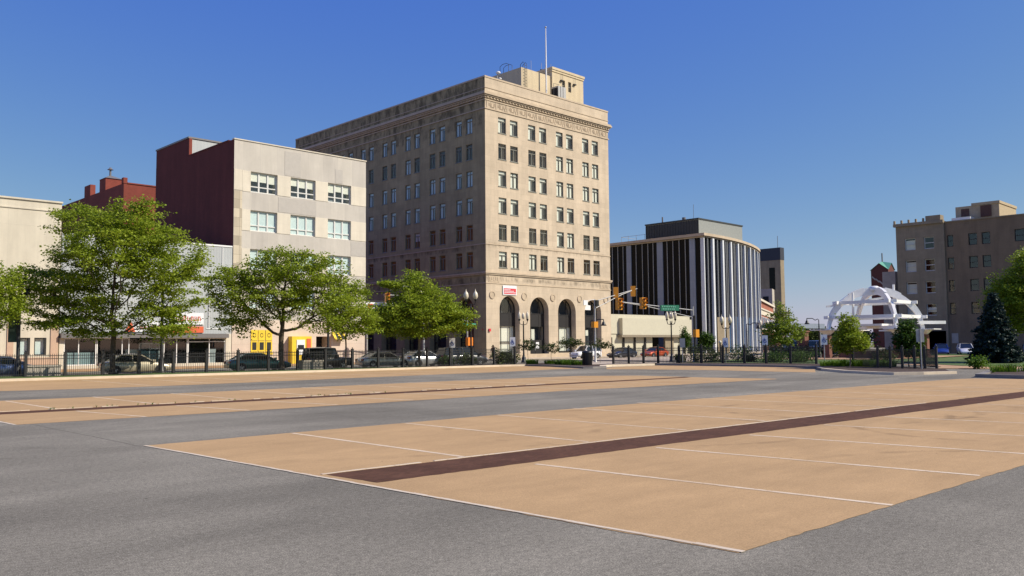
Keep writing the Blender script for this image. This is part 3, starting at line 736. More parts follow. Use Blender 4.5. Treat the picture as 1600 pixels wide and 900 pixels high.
# lease banner over the first arch
bn = thing('banner', 'red and white letting banner hung above the left-hand arch of the tower', 'banner', (65.7,Y0,7.1))
mb = MB(); mb.box(64.64,66.78,Y0-.09,Y0-.055,7.08,8.12); obj('board', mb, M['signwhite'], bn)
mb = MB(); mb.box(64.78,66.66,Y0-.098,Y0-.091,7.18,7.80); obj('panel', mb, M['red'], bn)
mb = MB()
for z, e in ((7.66,.9),(7.50,1.45),(7.34,1.8)): 
    x = 64.86
    while x < 64.86+e: 
        mb.box(x,x+.07,Y0-.104,Y0-.099,z-.045,z+.045); x += .105
obj('lettering', mb, M['signwhite'], bn)

# ---------------------------------------------------------------- white panel office building
WB = thing('office_building', 'four-storey cream and grey panelled office block with dark maroon side wall', 'building', (33.25,67,0))
wx0, wx1, wy, wz = 33.25, 46.62, 67.0, 19.2
WC = [(34.77,37.30),(38.60,41.12),(42.43,44.94)]; WR = [(14.85,16.64),(11.50,13.30),(8.16,9.96),(4.85,6.62)]
mb = MB()
holes = [(a,b,c,d) for a, b in WC for c, d in WR]
facade(mb, 'y', wy, wx0, wx1, 3.9, wz, holes, mw=0, mr=3, md=4, back=.9)
obj('wall', mb, [M['wp_grey'], M['wp_cream'], M['wp_tile'], M['wp_cream'], M['midroom']], WB)
# cream infill between the windows, proud of the grey bands
infill = [(wx0+.003, wx0+.74, 14.9, 16.66)]
for c, d in WR:
    xs = [wx0+.75]+[q for ab in WC for q in ab]+[wx1-.003]
    infill += [(xs[i]+.003, xs[i+1]-.003, c, d) for i in range(0, len(xs), 2)]
for a, b, c, d in infill:
    mb = MB(); mb.box(a, b, wy-.03, wy-.003, c, d); obj('infill_panel', mb, M['wp_cream'], WB)
mb = MB(); mb.box(wx0+.003, wx0+.73, wy-.045, wy-.003, 8.2, 14.83); obj('tile_pilaster', mb, M['wp_tile'], WB)
GP = simple('darker_grey_panel', (.43,.40,.355), .7, .05)
for a, b, c, d in ((38.0,39.6,16.72,18.9),(43.2,44.0,16.72,18.0),(37.4,41.2,13.4,14.7),(44.95,46.55,10.05,11.4)):
    mb = MB(); mb.box(a,b,wy-.018,wy-.004,c,d); obj('grey_panel', mb, GP, WB)
mb = MB(); mb.box(wx0-.04, wx1+.05, wy-.07, wy+.35, wz, wz+.09); obj('parapet_cap', mb, M['wp_cream'], WB)
mb = MB()
facade(mb, 'y', wy, wx0, wx1, 0, 3.895, [(41.3,42.9,.05,2.5)], mw=0, mr=0, md=1, back=1.6)
obj('shopfront_wall', mb, [M['wp_rose'], M['dark']], WB)
mb = MB()
mb.quad((wx0,83.4,0),(wx0,wy+.001,0),(wx0,wy+.001,wz),(wx0,83.4,wz)); mb.quad((wx0,76,wz),(wx0,83.38,wz),(wx0,83.38,20.9),(wx0,76,20.9))
mb.quad((wx0,83.38,wz),(wx0,83.38,20.9),(36.5,83.38,20.9),(36.5,83.38,wz))
mb.quad((wx1,wy+.001,0),(wx1,83.4,0),(wx1,83.4,wz),(wx1,wy+.001,wz)); mb.quad((wx1,83.4,0),(wx0,83.4,0),(wx0,83.4,wz),(wx1,83.4,wz))
mb.quad((wx0,wy+.05,wz-.02),(wx1,wy+.05,wz-.02),(wx1,83.4,wz-.02),(wx0,83.4,wz-.02),1)
mb.box(wx0-.05,wx0+.25,68,75.98,wz-.015,wz+.1)
obj('side_wall', mb, [M['maroon'], M['roof']], WB)
mb = MB(); mb.quad((wx0+.02,76.02,wz),(39.5,76.02,wz),(39.5,76.02,20.85),(wx0+.02,76.02,20.85)); mb.quad((39.5,76,wz),(39.5,83.36,wz),(39.5,83.36,20.85),(39.5,76,20.85)); mb.quad((wx0,76,20.88),(39.5,76,20.88),(39.5,83.38,20.88),(wx0,83.38,20.88)); obj('roof_house', mb, M['metal'], WB)
mb = MB(); mb.box(wx0-.06,39.6,75.94,83.45,20.9,21.05); obj('roof_edge', mb, M['fascia'], WB)
mb = MB(); mb.box(wx0+.001,wx0+.28,75.9,76.015,wz-.01,20.88); obj('corner_strip', mb, M['redbrick'], WB)
def triple(w, h):
    m = MB(); d = .16
    m.box(0,.09,d,d+.1,0,h); m.box(w-.09,w,d,d+.1,0,h); m.box(.09,w-.09,d,d+.1,h-.08,h); m.box(.09,w-.09,d,d+.1,0,.1)
    for k in (1,2): m.box(w*k/3-.07,w*k/3+.07,d,d+.1,.1,h-.08)
    m.box(.09,w-.09,d-.01,d+.09,h*.26,h*.26+.09)
    g = MB(); g.quad((.09,d+.05,.1),(w-.09,d+.05,.1),(w-.09,d+.05,h-.08),(.09,d+.05,h-.08))
    return m, g
for r, (c, d) in enumerate(WR):
    for a, b in WC:
        m, g = triple(b-a, d-c)
        mm = MB(); mm.add([(x+a,y+wy,z+c) for x, y, z in m.v], m.f); gg = MB(); gg.add([(x+a,y+wy,z+c) for x, y, z in g.v], g.f)
        o = obj('window', mm, M['whiteframe'], WB); obj('pane', gg, M['glass'], o)
        bl = MB()
        for k in range(3):
            lo = c+.05 if r else c+(d-c)*random.choice((.52,.55,.60)); bl.box(a+.1+(b-a)/3*k, a+(b-a)/3*(k+1)-.08, wy+.235, wy+.25, lo, d-.05)
        obj('blind', bl, M['blindcool'] if r else M['blind'], o)
mb = MB()   # yellow posters and booth front at street level
for k in range(3):
    x = 34.95+.68*k
    mb.box(x, x+.62, wy-.05, wy-.02, 2.15, 3.05); mb.box(x, x+.62, wy-.05, wy-.02, 1.2, 2.1)
mb.box(34.9,37.0,wy-.06,wy-.02,.95,1.15)
ps = obj('poster', mb, M['posteryellow'], WB)
mb = MB()
for k in range(3):
    x = 34.95+.68*k
    mb.box(x+.12,x+.5,wy-.065,wy-.052,1.35,2.0); 
    for a in range(10): 
        t = a/9*2*math.pi*.85+.6; mb.box(x+.31+.13*math.cos(t)-.03,x+.31+.13*math.cos(t)+.03,wy-.06,wy-.052,2.6+.16*math.sin(t)-.03,2.6+.16*math.sin(t)+.03)
obj('poster_picture', mb, M['darkframe'], ps)
bo = thing('kiosk', 'bright yellow cash machine booth against the ground floor of the panelled block', 'kiosk', (38.7,66.6,0))
mb = MB(); mb.box(38.5,40.45,66.35,66.98,.12,2.5); obj('body', mb, M['posteryellow'], bo)
mb = MB(); mb.box(38.95,39.75,66.31,66.348,.9,2.2); obj('screen_panel', mb, M['signwhite'], bo)
mb = MB(); mb.box(39.05,39.65,66.29,66.308,1.35,1.75); obj('screen', mb, M['dark'], bo)
mb = MB(); mb.box(39.95,40.35,66.31,66.348,.2,2.3); obj('side_panel', mb, M['redorange'], bo)
aw = thing('awning', 'small yellow and black striped awning on the panelled block behind the dark off-roader', 'awning', (43.4,66.5,2))
mb = MB(); n = 5
for k in range(n): mb.add([(42.9+.26*k,66.98,2.9),(43.16+.26*k,66.98,2.9),(43.16+.26*k,66.4,2.25),(42.9+.26*k,66.4,2.25)], [(0,1,2,3)], k % 2); mb.add([(42.9+.26*k,66.99,2.86),(43.16+.26*k,66.99,2.86),(43.16+.26*k,66.42,2.21),(42.9+.26*k,66.42,2.21)], [(3,2,1,0)], k % 2)
obj('canvas', mb, [M['posteryellow'], M['darkframe']], aw)
dp = tag(obj('downpipe', (lambda m: (m.tube([(46.72,66.9,.1),(46.72,66.9,4.6)],.09,8), m.box(46.55,46.9,66.75,67.0,4.4,4.9), m)[2])(MB()), M['galv']), 'pale downpipe at the right-hand street corner of the panelled block', 'pipe')
# bank blade sign
bs = thing('blade_sign', 'white projecting bank sign with an orange emblem at the corner of the panelled block', 'sign', (46.7,67,5.3))
mb = MB(); mb.box(46.75,50.1,67.2,67.38,4.98,5.78); obj('board', mb, M['signwhite'], bs)
mb = MB(); mb.prism([(47.0,5.62),(47.6,5.62),(47.62,5.3),(47.45,5.12),(47.15,5.12),(46.98,5.3)], 0, .02); mb.v = [(x, 67.197-z, y) for x, y, z in mb.v]; obj('emblem', mb, M['redorange'], bs)
mb = MB(); mb.obox((47.12,67.165,5.55),(47.3,67.165,5.34),.02,.07); mb.obox((47.48,67.165,5.55),(47.3,67.165,5.34),.02,.07); mb.obox((47.3,67.165,5.36),(47.3,67.165,5.16),.02,.07); obj('emblem_mark', mb, M['darkframe'], bs)
mb = MB()
for k in range(9): mb.box(47.85+.21*k,48.0+.21*k,67.17,67.197,5.32,5.46+(.14 if k in (3,7) else 0))
obj('lettering', mb, M['green'], bs)
mb = MB(); mb.tube([(46.6,67.3,5.9),(50,67.3,5.9)],.03,6); obj('bracket', mb, M['black'], bs)

# ---------------------------------------------------------------- red brick building behind
RB = thing('brick_building', 'weathered red-painted brick building behind the maroon wall of the office block', 'building', (32.6,90,0))
mb = MB(); mb.prism([(32.6,90),(45,90),(45,118),(32.6,118)], 0, 18.6); obj('wall', mb, M['redbrick'], RB)
mb = MB(); mb.prism([(32.55,89.95),(32.95,89.95),(32.95,90.5),(32.55,90.5)], 18.6, 19.2); mb.box(32.95,35.9,89.92,90.3,18.6,18.72); obj('parapet', mb, M['redbrick'], RB)
mb = MB(); mb.prism([(32.62,95.3),(34.4,95.3),(34.4,97.1),(32.62,97.1)], 18.6, 19.95); obj('roof_house', mb, M['redbrick'], RB)
mb = MB(); mb.add([(32.55,95.2,19.951),(34.5,95.2,19.951),(34.5,97.2,19.951),(32.55,97.2,19.951),(33.4,96.2,20.45)], [(0,1,4),(1,2,4),(2,3,4),(3,0,4)]); rfv = obj('roof', mb, M['fascia'], RB)
mb = MB(); mb.tube([(33.4,96.2,20.3),(33.4,96.2,21.1)],.11,8); mb.lathe((33.4,96.2),[(.33,21.05),(.18,21.15),(.1,21.3),(.001,21.32)],10); obj('vent', mb, M['fascia'], rfv)
mb = MB(); mb.box(32.65,33.2,100.1,102.0,18.6,19.9); obj('chimney', mb, M['redbrick'], RB)

# ---------------------------------------------------------------- metal-clad shop
MS = thing('shop', 'low shop clad in pale corrugated metal above a dark glazed front', 'shop', (20,67,0))
sx0, sx1 = 20.0, 33.2
mb = MB(); mb.box(sx0,sx1,67,84,2.72,9.95); obj('cladding', mb, M['metal'], MS)
mb = MB(); mb.box(sx0-.03,sx1-.02,66.95,67.3,9.952,10.08); obj('roof_edge', mb, M['white'], MS)
mb = MB(); mb.box(sx0,32.8,66.6,67.0,2.38,2.70); obj('canopy', mb, M['fascia'], MS)
mb = MB(); mb.box(sx0,sx0+.3,67.02,67.4,.1,2.38); mb.box(32.72,sx1,66.99,67.4,.1,2.72); mb.box(sx0+.3,32.72,68.2,84,.0,2.71,1); mb.box(sx0+.3,24.9,67.05,67.5,.05,.35); mb.box(27.6,32.7,67.05,67.5,.05,.35); obj('wall', mb, [M['wp_cream'], M['dark']], MS)
mb = MB()
for x in (sx0+.32,21.3,22.5,22.6,24.4,24.9,27.6,28.6,29.45,29.55,31.3,32.66): mb.box(x,x+.06,67.05,67.13,.35,2.38)
mb.box(sx0+.3,24.9,67.06,67.12,2.3,2.378); mb.box(27.6,32.7,67.06,67.12,2.3,2.378); mb.box(sx0+.3,22.55,67.06,67.12,.36,.43); mb.box(29.5,32.7,67.06,67.12,2.05,2.11)
sf = obj('shop_window', mb, M['white'], MS)
mb = MB(); mb.quad((sx0+.35,67.09,.4),(32.7,67.09,.4),(32.7,67.09,2.32),(sx0+.35,67.09,2.32)); obj('pane', mb, M['glassdark'], sf)
mb = MB(); mb.box(20.45,22.5,67.4,67.43,.42,1.3); mb.box(25.0,26.1,67.9,67.95,.1,1.5); obj('window_blind', mb, M['blindcool'], sf)
mb = MB(); mb.box(31.5,32.1,67.5,67.7,.1,1.5); mb.box(29.8,31.2,67.9,67.94,2.0,2.08); obj('display', mb, M['white'], sf)
mb = MB(); mb.box(25.9,27.5,67.6,67.66,.1,2.0); dd = obj('door', mb, M['white'], MS)
mb = MB(); mb.box(25.98,26.68,67.57,67.598,.2,1.9); mb.box(26.74,27.42,67.57,67.598,.2,1.9); obj('pane', mb, M['glassdark'], dd)
mb = MB(); mb.box(28.2,30.75,66.9,66.96,3.45,4.4); mb.box(24.9,27.9,66.9,66.96,2.85,3.6); sg = obj('sign', mb, M['signwhite'], MS)
mb = MB(); mb.box(28.2,30.75,66.9,66.96,2.80,3.30); mb.prism([(24.5,2.85),(25.3,2.85),(25.0,3.6)],0,.05); 
mb.v[-9:] = [(x, 66.89-z, y) for x, y, z in mb.v[-9:]]
for k in range(7): [mb.box(28.5+.3*k+dx,28.5+.3*k+dx+w_,66.87,66.898,3.75+dz,3.75+dz+h_) for dx,w_,dz,h_ in ((0,.05,0,.36),(.05,.12,.0 if k%2 else .3,.05),(.15,.045,.05*(k%3),.25))]; [mb.box(25.7+.28*k+dx,25.7+.28*k+dx+w_,66.87,66.898,3.05+dz,3.05+dz+h_) for dx,w_,dz,h_ in ((0,.04,0,.28),(.04,.1,.12 if k%2 else .0,.04),(.13,.04,.0,.2))]
obj('sign_band', mb, M['redorange'], sg)
mb = MB(); mb.tube([(31.2,66.96,3.2),(31.2,66.96,7.5)],.03,6); mb.box(32.3,32.34,66.95,66.99,3.0,9.9); mb.tube([(32.2,66.95,3.6),(32.2,66.95,6.8)],.03,6); mb.box(31.0,32.2,66.955,66.995,3.1,3.16); obj('conduit', mb, M['white'], MS)
mb = MB(); mb.box(29.8,30.6,66.6,66.9,.12,1.1); 
# ---------------------------------------------------------------- tan store at the left edge
TS = thing('store', 'large tan stucco store with two small dark-framed windows at the left edge of view', 'store', (10,67,0))
mb = MB(); facade(mb, 'y', 67, -6, 19.93, 0, 12.2, [(17.31,18.09,1.16,2.40),(18.35,19.14,1.16,2.40),(13.2,14.6,1.16,2.4)], back=.6, md=1)
mb.quad((19.93,67,0),(19.93,95,0),(19.93,95,12.2),(19.93,67,12.2)); mb.quad((-6,67,12.2),(19.93,67,12.2),(19.93,95,12.2),(-6,95,12.2)); mb.quad((-6,95,0),(-6,67,0),(-6,67,12.2),(-6,95,12.2))
obj('wall', mb, [M['tanwall'], M['dark']], TS)
mb = MB(); mb.box(-6,19.98,66.9,67.2,12.2,12.32); mb.box(-6,19.95,66.94,66.998,11.55,11.63); obj('parapet_cap', mb, M['tanwall'], TS)
for a, b in ((16.62,17.02),(19.4,19.9)):
    mb = MB(); mb.box(a,b,66.93,66.998,0,3.4); obj('pilaster', mb, M['pinkwall'], TS)
mb = MB(); mb.box(17.05,19.38,66.96,66.998,0,1.0); obj('plinth', mb, M['pinkwall'], TS)
for a, b in ((17.31,18.09),(18.35,19.14),(13.2,14.6)):
    m = MB(); m.box(a,a+.07,67.05,67.15,1.16,2.4); m.box(b-.14,b,67.0,67.15,1.16,2.4); m.box(a+.07,b-.14,67.05,67.15,2.33,2.4); m.box(a+.07,b-.14,67.05,67.15,1.16,1.22)
    o = obj('window', m, M['darkframe'], TS); g = MB(); g.quad((a,67.12,1.2),(b-.1,67.12,1.2),(b-.1,67.12,2.35),(a,67.12,2.35)); obj('pane', g, M['glass'], o); bl = MB(); bl.box(a+.05,b-.1,67.25,67.27,1.18,2.36); obj('blind', bl, M['blindcool'], o)

# ---------------------------------------------------------------- dark curtain-wall office with curved front
GX, GY, GZ = 107.1, 68.55, 17.05
cur = lambda x: 68.55+6.25*((x-107.1)/26.9)**2
GB = thing('glass_office', 'five-storey dark glass office with white marble piers and a curved street front', 'building', (GX,GY,0))
xs = [GX+i*27/30 for i in range(31)]
mb = MB(); poly = [(x,cur(x)) for x in xs]+[(134.3,98),(GX,98)]
mb.prism(poly, 0, GZ, 0, 1); obj('curtain_wall', mb, [M['curtain'], M['roof']], GB)
mb = MB(); mb.prism([(x-.1,cur(x)-.55) for x in xs]+[(134.8,75),(134.8,98.4),(GX-.55,98.4),(GX-.55,GY-.55)], GZ+.22, GZ+.62)
mb.prism([(x,cur(x)-.3) for x in xs]+[(134.5,75),(134.5,98.2),(GX-.3,98.2),(GX-.3,GY-.3)], GZ+.001, GZ+.22)
obj('cornice', mb, M['stonetrim'], GB)
for a, b in ((69.9,70.85),(75.65,76.7),(81.65,82.55),(87.6,88.5)):
    mb = MB(); mb.box(GX-.16,GX-.002,a,b,0,GZ-.01); obj('pier', mb, M['marble'], GB)
mb = MB(); mb.box(GX-.2,GX+.0,GY-.25,GY+.35,0,GZ-.01); obj('corner_pier', mb, M['whitepier'], GB)
for y in (71.6,72.67,73.78,74.84,77.44,78.41,79.5,80.7,83.25,84.29,85.4,86.5):
    mb = MB(); mb.box(GX-.13,GX-.002,y-.04,y+.04,6,GZ-.01); obj('mullion', mb, M['mullion'], GB)
for x in (109.45,112.45,115.3,118.2,121.3,124.6,127.6,130.9,133.6):
    y = cur(x); t = math.atan(2*6.25*(x-107.1)/26.9**2); n = Vector((math.sin(t), -math.cos(t))); e = Vector((math.cos(t), math.sin(t))); c = Vector((x,y))
    p = [c-e*.30-n*.1, c+e*.30-n*.1, c+e*.24+n*.34, c-e*.24+n*.34]
    mb = MB(); mb.prism([q[:] for q in p], .0, GZ-.005); obj('pier', mb, M['whitepier'], GB)
for x in (108.05,110.9,113.6,114.1,116.6,117.0,119.7,120.0,122.9,126.1,129.2,132.3):
    y = cur(x); mb = MB(); mb.box(x-.05,x+.05,y-.22,y+.1,0,GZ-.005); obj('mullion', mb, M['mullion'], GB)
mb = MB()
for k in range(24):
    x = 114.3+k*.8; x2 = x+.8; mb.add([(x,cur(x)-.03,.1),(x2,cur(x2)-.03,.1),(x2,cur(x2)-.03,5.6),(x,cur(x)-.03,5.6)], [(0,1,2,3)])
obj('lower_glazing', mb, M['blueglass'], GB)
mb = MB(); xa, xb = 110.0, 113.8; mb.add([(xa,cur(xa)-.35,0),(xb,cur(xb)-.35,0),(xb,cur(xb)-.35,5.4),(xa,cur(xa)-.35,5.4)], [(0,1,2,3)]); obj('entrance_wall', mb, M['bgrey'], GB)
PH = MB(); PH.box(110.1,122.8,71.2,81,GZ+.01,GZ+3.3); ph = obj('roof_house', PH, simple('grey_green_metal', (.26,.275,.255), .6, .1), GB)
mb = MB(); mb.box(110.02,110.098,71.15,81,GZ+.3,GZ+3.2); mb.box(109.95,122.9,71.1,81.1,GZ+3.302,GZ+3.5); [mb.box(109.98,110.02,71.3+q*.5,71.36+q*.5,GZ+.3,GZ+3.2) for q in range(20)]; obj('louvre', mb, simple('dark_louvre', (.03,.035,.035), .6, .2), ph)
mb = MB()
for y in (81.3,83,84.6,86): mb.tube([(110.2,y,GZ),(110.2,y,GZ+2.0)],.03,5)
for z in (1.1,1.95): mb.tube([(110.2,81.2,GZ+z),(110.2,86,GZ+z),(114,86,GZ+z)],.03,5)
mb.box(110.5,113,82,86,GZ+.02,GZ+1.0)
obj('railing', mb, M['galv'], GB)
for x, y, z0, h, r in ((111,78.4,GZ+3.5,1.0,.12),(112.5,73.6,GZ+3.5,2.6,.03),(112.2,75.2,GZ+3.5,.7,.3)):
    mb = MB(); mb.tube([(x,y,z0),(x,y,z0+h)],r,7); obj('roof_vent', mb, M['fascia'], GB)
# low cream annex
AN = thing('annex', 'low cream shop annex with broad blank fascia right of the limestone tower', 'shop', (84,69.5,0))
mb = MB(); mb.prism([(84,69.5),(104.6,69.5),(104.6,88),(84,88)], 2.9, 5.45, 0, 1); obj('wall', mb, [simple('cream_fascia', (.53,.50,.38), .7, .05), M['roof']], AN)
CF = bpy.data.materials['cream_fascia']
mb = MB(); mb.box(88.2,104.2,68.9,69.48,2.75,4.95); obj('sign_box', mb, CF, AN)
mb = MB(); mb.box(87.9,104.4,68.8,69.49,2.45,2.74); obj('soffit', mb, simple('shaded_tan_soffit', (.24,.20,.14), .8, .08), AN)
mb = MB(); mb.box(84,95.6,69.6,69.9,.1,2.89); mb.box(99,104.6,69.6,69.9,.1,2.89); mb.box(95.6,99,72,72.2,.1,2.89,1); obj('shopfront', mb, [CF, M['dark']], AN)
for x in (86.4,89.0,91.4,93.7,103.0,104.2):
    mb = MB(); mb.box(x,x+.28,69.42,69.58,.1,2.44); obj('post', mb, M['darkframe'], AN)
mb = MB(); mb.box(98.2,100.2,69.3,69.58,.1,2.44); obj('brick_pier', mb, M['bgrey'], AN)

# ---------------------------------------------------------------- street beyond: brick row, concrete blocks, church
BRW = thing('brick_shop', 'two-storey red brick shop row with white cornice beyond the curved glass office', 'building', (134.4,75.3,0))
D = Vector((.911,.412)); Nn = Vector((-.412,.911)); P0 = Vector((134.6,75.3))
def rowq(mb, a, b, z0, z1, out=0., th=.3, m=0):
    p = [P0+D*a-Nn*out, P0+D*b-Nn*out, P0+D*b-Nn*out+Nn*th, P0+D*a-Nn*out+Nn*th]; mb.prism([q[:] for q in p], z0, z1, m)
mb = MB(); rowq(mb, 0, 36, 0, 9.2, 0, 14); obj('wall', mb, M['brick'], BRW)
mb = MB(); rowq(mb, -.1, 36.1, 8.95, 9.35, .35, .6); rowq(mb, 0, 36, 6.6, 7.5, .12, .11); rowq(mb, 0, 36, 7.5, 7.75, .3, .29); rowq(mb, 0, 36, 3.9, 4.15, .25, .24); obj('cornice', mb, M['wp_cream'], BRW)
for k in range(6):
    mb = MB(); rowq(mb, 1.2+6*k, 5.8+6*k, 4.3, 6.3, .05, .04); o = obj('window', mb, M['whiteframe'], BRW)
    mb = MB(); [rowq(mb, 1.35+6*k+1.5*q, 2.7+6*k+1.5*q, 4.4, 6.2, .07, .015) for q in range(3)]; obj('pane', mb, M['glassdark'], o)
mb = MB(); [rowq(mb, .8+6*k, 5.6+6*k, .2, 2.6, .05, .04) for k in range(6)]; obj('shopfront', mb, M['dark'], BRW)
mb = MB(); [rowq(mb, .5+12*k, 9+12*k, 2.7, 3.1, 1.6, 1.55) for k in range(3)]; obj('awning', mb, simple('brown_awning', (.25,.10,.06), .8, .1), BRW)
CB = thing('concrete_block', 'tall grey concrete building with dark top storey behind the brick row', 'building', (190,100.1,0))
mb = MB(); mb.prism([(190,100.1),(191.8,100.1),(191.8,121),(190,121)], 0, 21.5); obj('wall', mb, M['bgrey'], CB)
mb = MB(); mb.prism([(189.95,100.05),(191.85,100.05),(191.85,121),(189.95,121)], 21.5, 24.5); obj('top_storey', mb, simple('dark_blue_cladding', (.025,.03,.045), .6, .1), CB)
for a, z0, z1 in ((101.6,14.3,19.7),(106.2,13.6,19.9)):
    mb = MB(); mb.box(189.95,189.995,a,a+1.5,z0,z1); obj('window', mb, M['curtain'], CB)
mb = MB(); mb.tube([(190.6,101,24.5),(190.6,101,27.4)],.06,5); obj('antenna', mb, M['fascia'], CB)
LC = thing('concrete_building', 'lower weathered concrete building with one dark window above the brick row', 'building', (175,94.4,0))
mb = MB(); mb.prism([(175,94.4),(179.5,96.3),(179.5,115),(175,115)], 0, 13.6); obj('wall', mb, M['conc'], LC)
mb = MB(); mb.box(174.95,174.998,95.3,96.7,10.3,11.9); obj('window', mb, M['dark'], LC)
CH = thing('church_tower', 'distant red brick church tower with green copper roof and finial', 'tower', (222,88,0))
mb = MB(); mb.prism([(220.5,86.6),(224.5,86.6),(224.5,91),(220.5,91)], 0, 19.8)
mb.add([(220.5,86.6,19.8),(220.5,91,19.8),(220.5,88.8,21.6)], [(0,1,2)]); mb.add([(220.5,86.6,19.8),(224.5,86.6,19.8),(222.5,86.6,21.6)], [(0,1,2)])
obj('wall', mb, M['bbrick'] if 0 else simple('dark_red_brick', (.12,.04,.03), .9, .2), CH)
mb = MB(); mb.add([(220.3,86.4,19.9),(224.7,86.4,19.9),(224.7,91.2,19.9),(220.3,91.2,19.9),(222.5,88.8,22.2),(220.3,88.8,21.7),(222.5,86.4,21.7)], [(0,6,4,5),(6,1,4),(1,2,4),(2,3,4),(3,5,4)]); rr = obj('roof', mb, M['copper'], CH)
mb = MB(); mb.tube([(222.5,88.8,22.0),(222.5,88.8,24.4)],.15,6); obj('finial', mb, M['fascia'], rr)
mb = MB(); [mb.obox((220.4,88.0+q*.9,16.2+q*.6),(220.4,88.9+q*.9,17.1+q*.6),.1,.3) for q in range(3)]; obj('louvre', mb, M['conc'], CH)
SB = thing('stair_block', 'plain pale block between the church tower and the brown office building', 'building', (126,49.5,0))
mb = MB(); mb.prism([(126,48.5),(132,48.5),(132,50.35),(126,50.35)], 0, 11.75); obj('wall', mb, M['conc'], SB)

# ---------------------------------------------------------------- brown brick office at the right
BB = thing('brick_office', 'five-storey shaded brown brick office building at the right with pale window frames', 'building', (120,45.9,0))
bz = [15.62,12.62,9.62,6.62]
colsA = [(43.35,44.75),(40.95,42.25)]; colsB = [(38.65,39.40),(35.75,36.80),(34.2,35.2),(30.3,31.4),(28.6,29.6)]
mb = MB(); facade(mb, 'x', 120, 39.65, 45.9, 0, 17.6, [(a,b,z-1.6,z) for a, b in colsA for z in bz]+[(39.9,42.6,.1,2.95)], back=.7, md=1)
mb.prism([(120.7,39.7),(120.75,39.7),(120.75,45.8),(120.7,45.8)], 0, 17.5, 1)
mb.quad((120,45.9,0),(150,45.9,0),(150,45.9,17.6),(120,45.9,17.6)); mb.quad((120,39.65,17.6),(150,39.65,17.6),(150,45.9,17.6),(120,45.9,17.6)); mb.quad((120,39.65,0),(120,39.65,17.6),(120.35,39.65,17.6),(120.35,39.65,0))
obj('wall', mb, [M['bgrey'], M['dark']], BB)
mb = MB(); facade(mb, 'x', 120.3, 14, 39.648, 0, 17.35, [(a,b,z-1.55-(.0 if i else 0),z) for i, (a, b) in enumerate(colsB) for z in bz], back=.7, md=1)
mb.quad((120.3,14,17.35),(150,14,17.35),(150,39.64,17.35),(120.3,39.64,17.35)); mb.quad((150,14,0),(120.3,14,0),(120.3,14,17.35),(150,14,17.35)); mb.quad((150,14,0),(150,45.9,0),(150,45.9,17.35),(150,14,17.35))
obj('wall', mb, [M['bbrick'], M['dark']], BB)
mb = MB(); mb.box(119.75,120.35,39.66,46.15,17.35,17.75); mb.box(120.2,120.6,14,39.6,17.352,17.5); obj('cornice', mb, M['bgrey'], BB)
mb = MB(); [mb.box(119.8,120.1,45.9-.95*k,46.1-.95*k,17.75,18.2) for k in range(5)]; mb.prism([(119.9,40.0),(121.2,40.0),(121.2,41.9),(119.9,41.9)],17.75,18.45); obj('parapet_knob', mb, M['bgrey'], BB)
mb = MB(); mb.box(122.5,130,33.6,38.9,17.36,19.55); mb.box(122.4,130.1,33.5,36.9,19.5,19.85); obj('roof_house', mb, simple('tan_penthouse', (.42,.34,.21), .85, .12), BB)
RL = simple('rust_louvre', (.10,.05,.035), .8, .2)
for bx_ in ((122.45,122.498,37.2,38.2,18.2,19.2),(122.35,122.40,34.5,35.8,17.9,19.4)):
    mb = MB(); mb.box(*bx_); obj('louvre', mb, RL, BB)
mb = MB(); mb.prism([(120.8,38.9),(123,38.9),(123,36.6),(120.8,36.6)], 17.4, 17.9); obj('skylight', mb, M['white'], BB)
k = 0
for cols, frame in ((colsA, 'whiteframe'), (colsB, 'darkframe')):
    for a, b in cols:
        for z in bz:
            x = 120.18 if frame == 'whiteframe' else 120.48; h = 1.6 if frame == 'whiteframe' else 1.55
            m = MB(); m.box(x,x+.1,a,a+.08,z-h,z); m.box(x,x+.1,b-.08,b,z-h,z); m.box(x,x+.1,a+.08,b-.08,z-.08,z); m.box(x,x+.1,a+.08,b-.08,z-h,z-h+.1); m.box(x-.02,x+.08,a+.08,b-.08,z-h*.52,z-h*.52+.08)
            o = obj('window', m, M[frame], BB)
            g = MB(); g.quad((x+.05,b,z-h),(x+.05,a,z-h),(x+.05,a,z),(x+.05,b,z)); obj('pane', g, M['glass'], o); k += 1
            if frame == 'whiteframe' and a > 43 or (frame == 'whiteframe' and z < 8):
                bl = MB(); bl.box(x+.2,x+.22,a+.05,b-.05,z-h+.1 if a > 43 else z-h*.7,z-.25 if z > 8 else z-.5); obj('blind', bl, M['blind'], o)
mb = MB(); mb.box(120.24,120.298,38.5,39.3,1.3,2.6); obj('boarded_window', mb, M['conc'], BB)
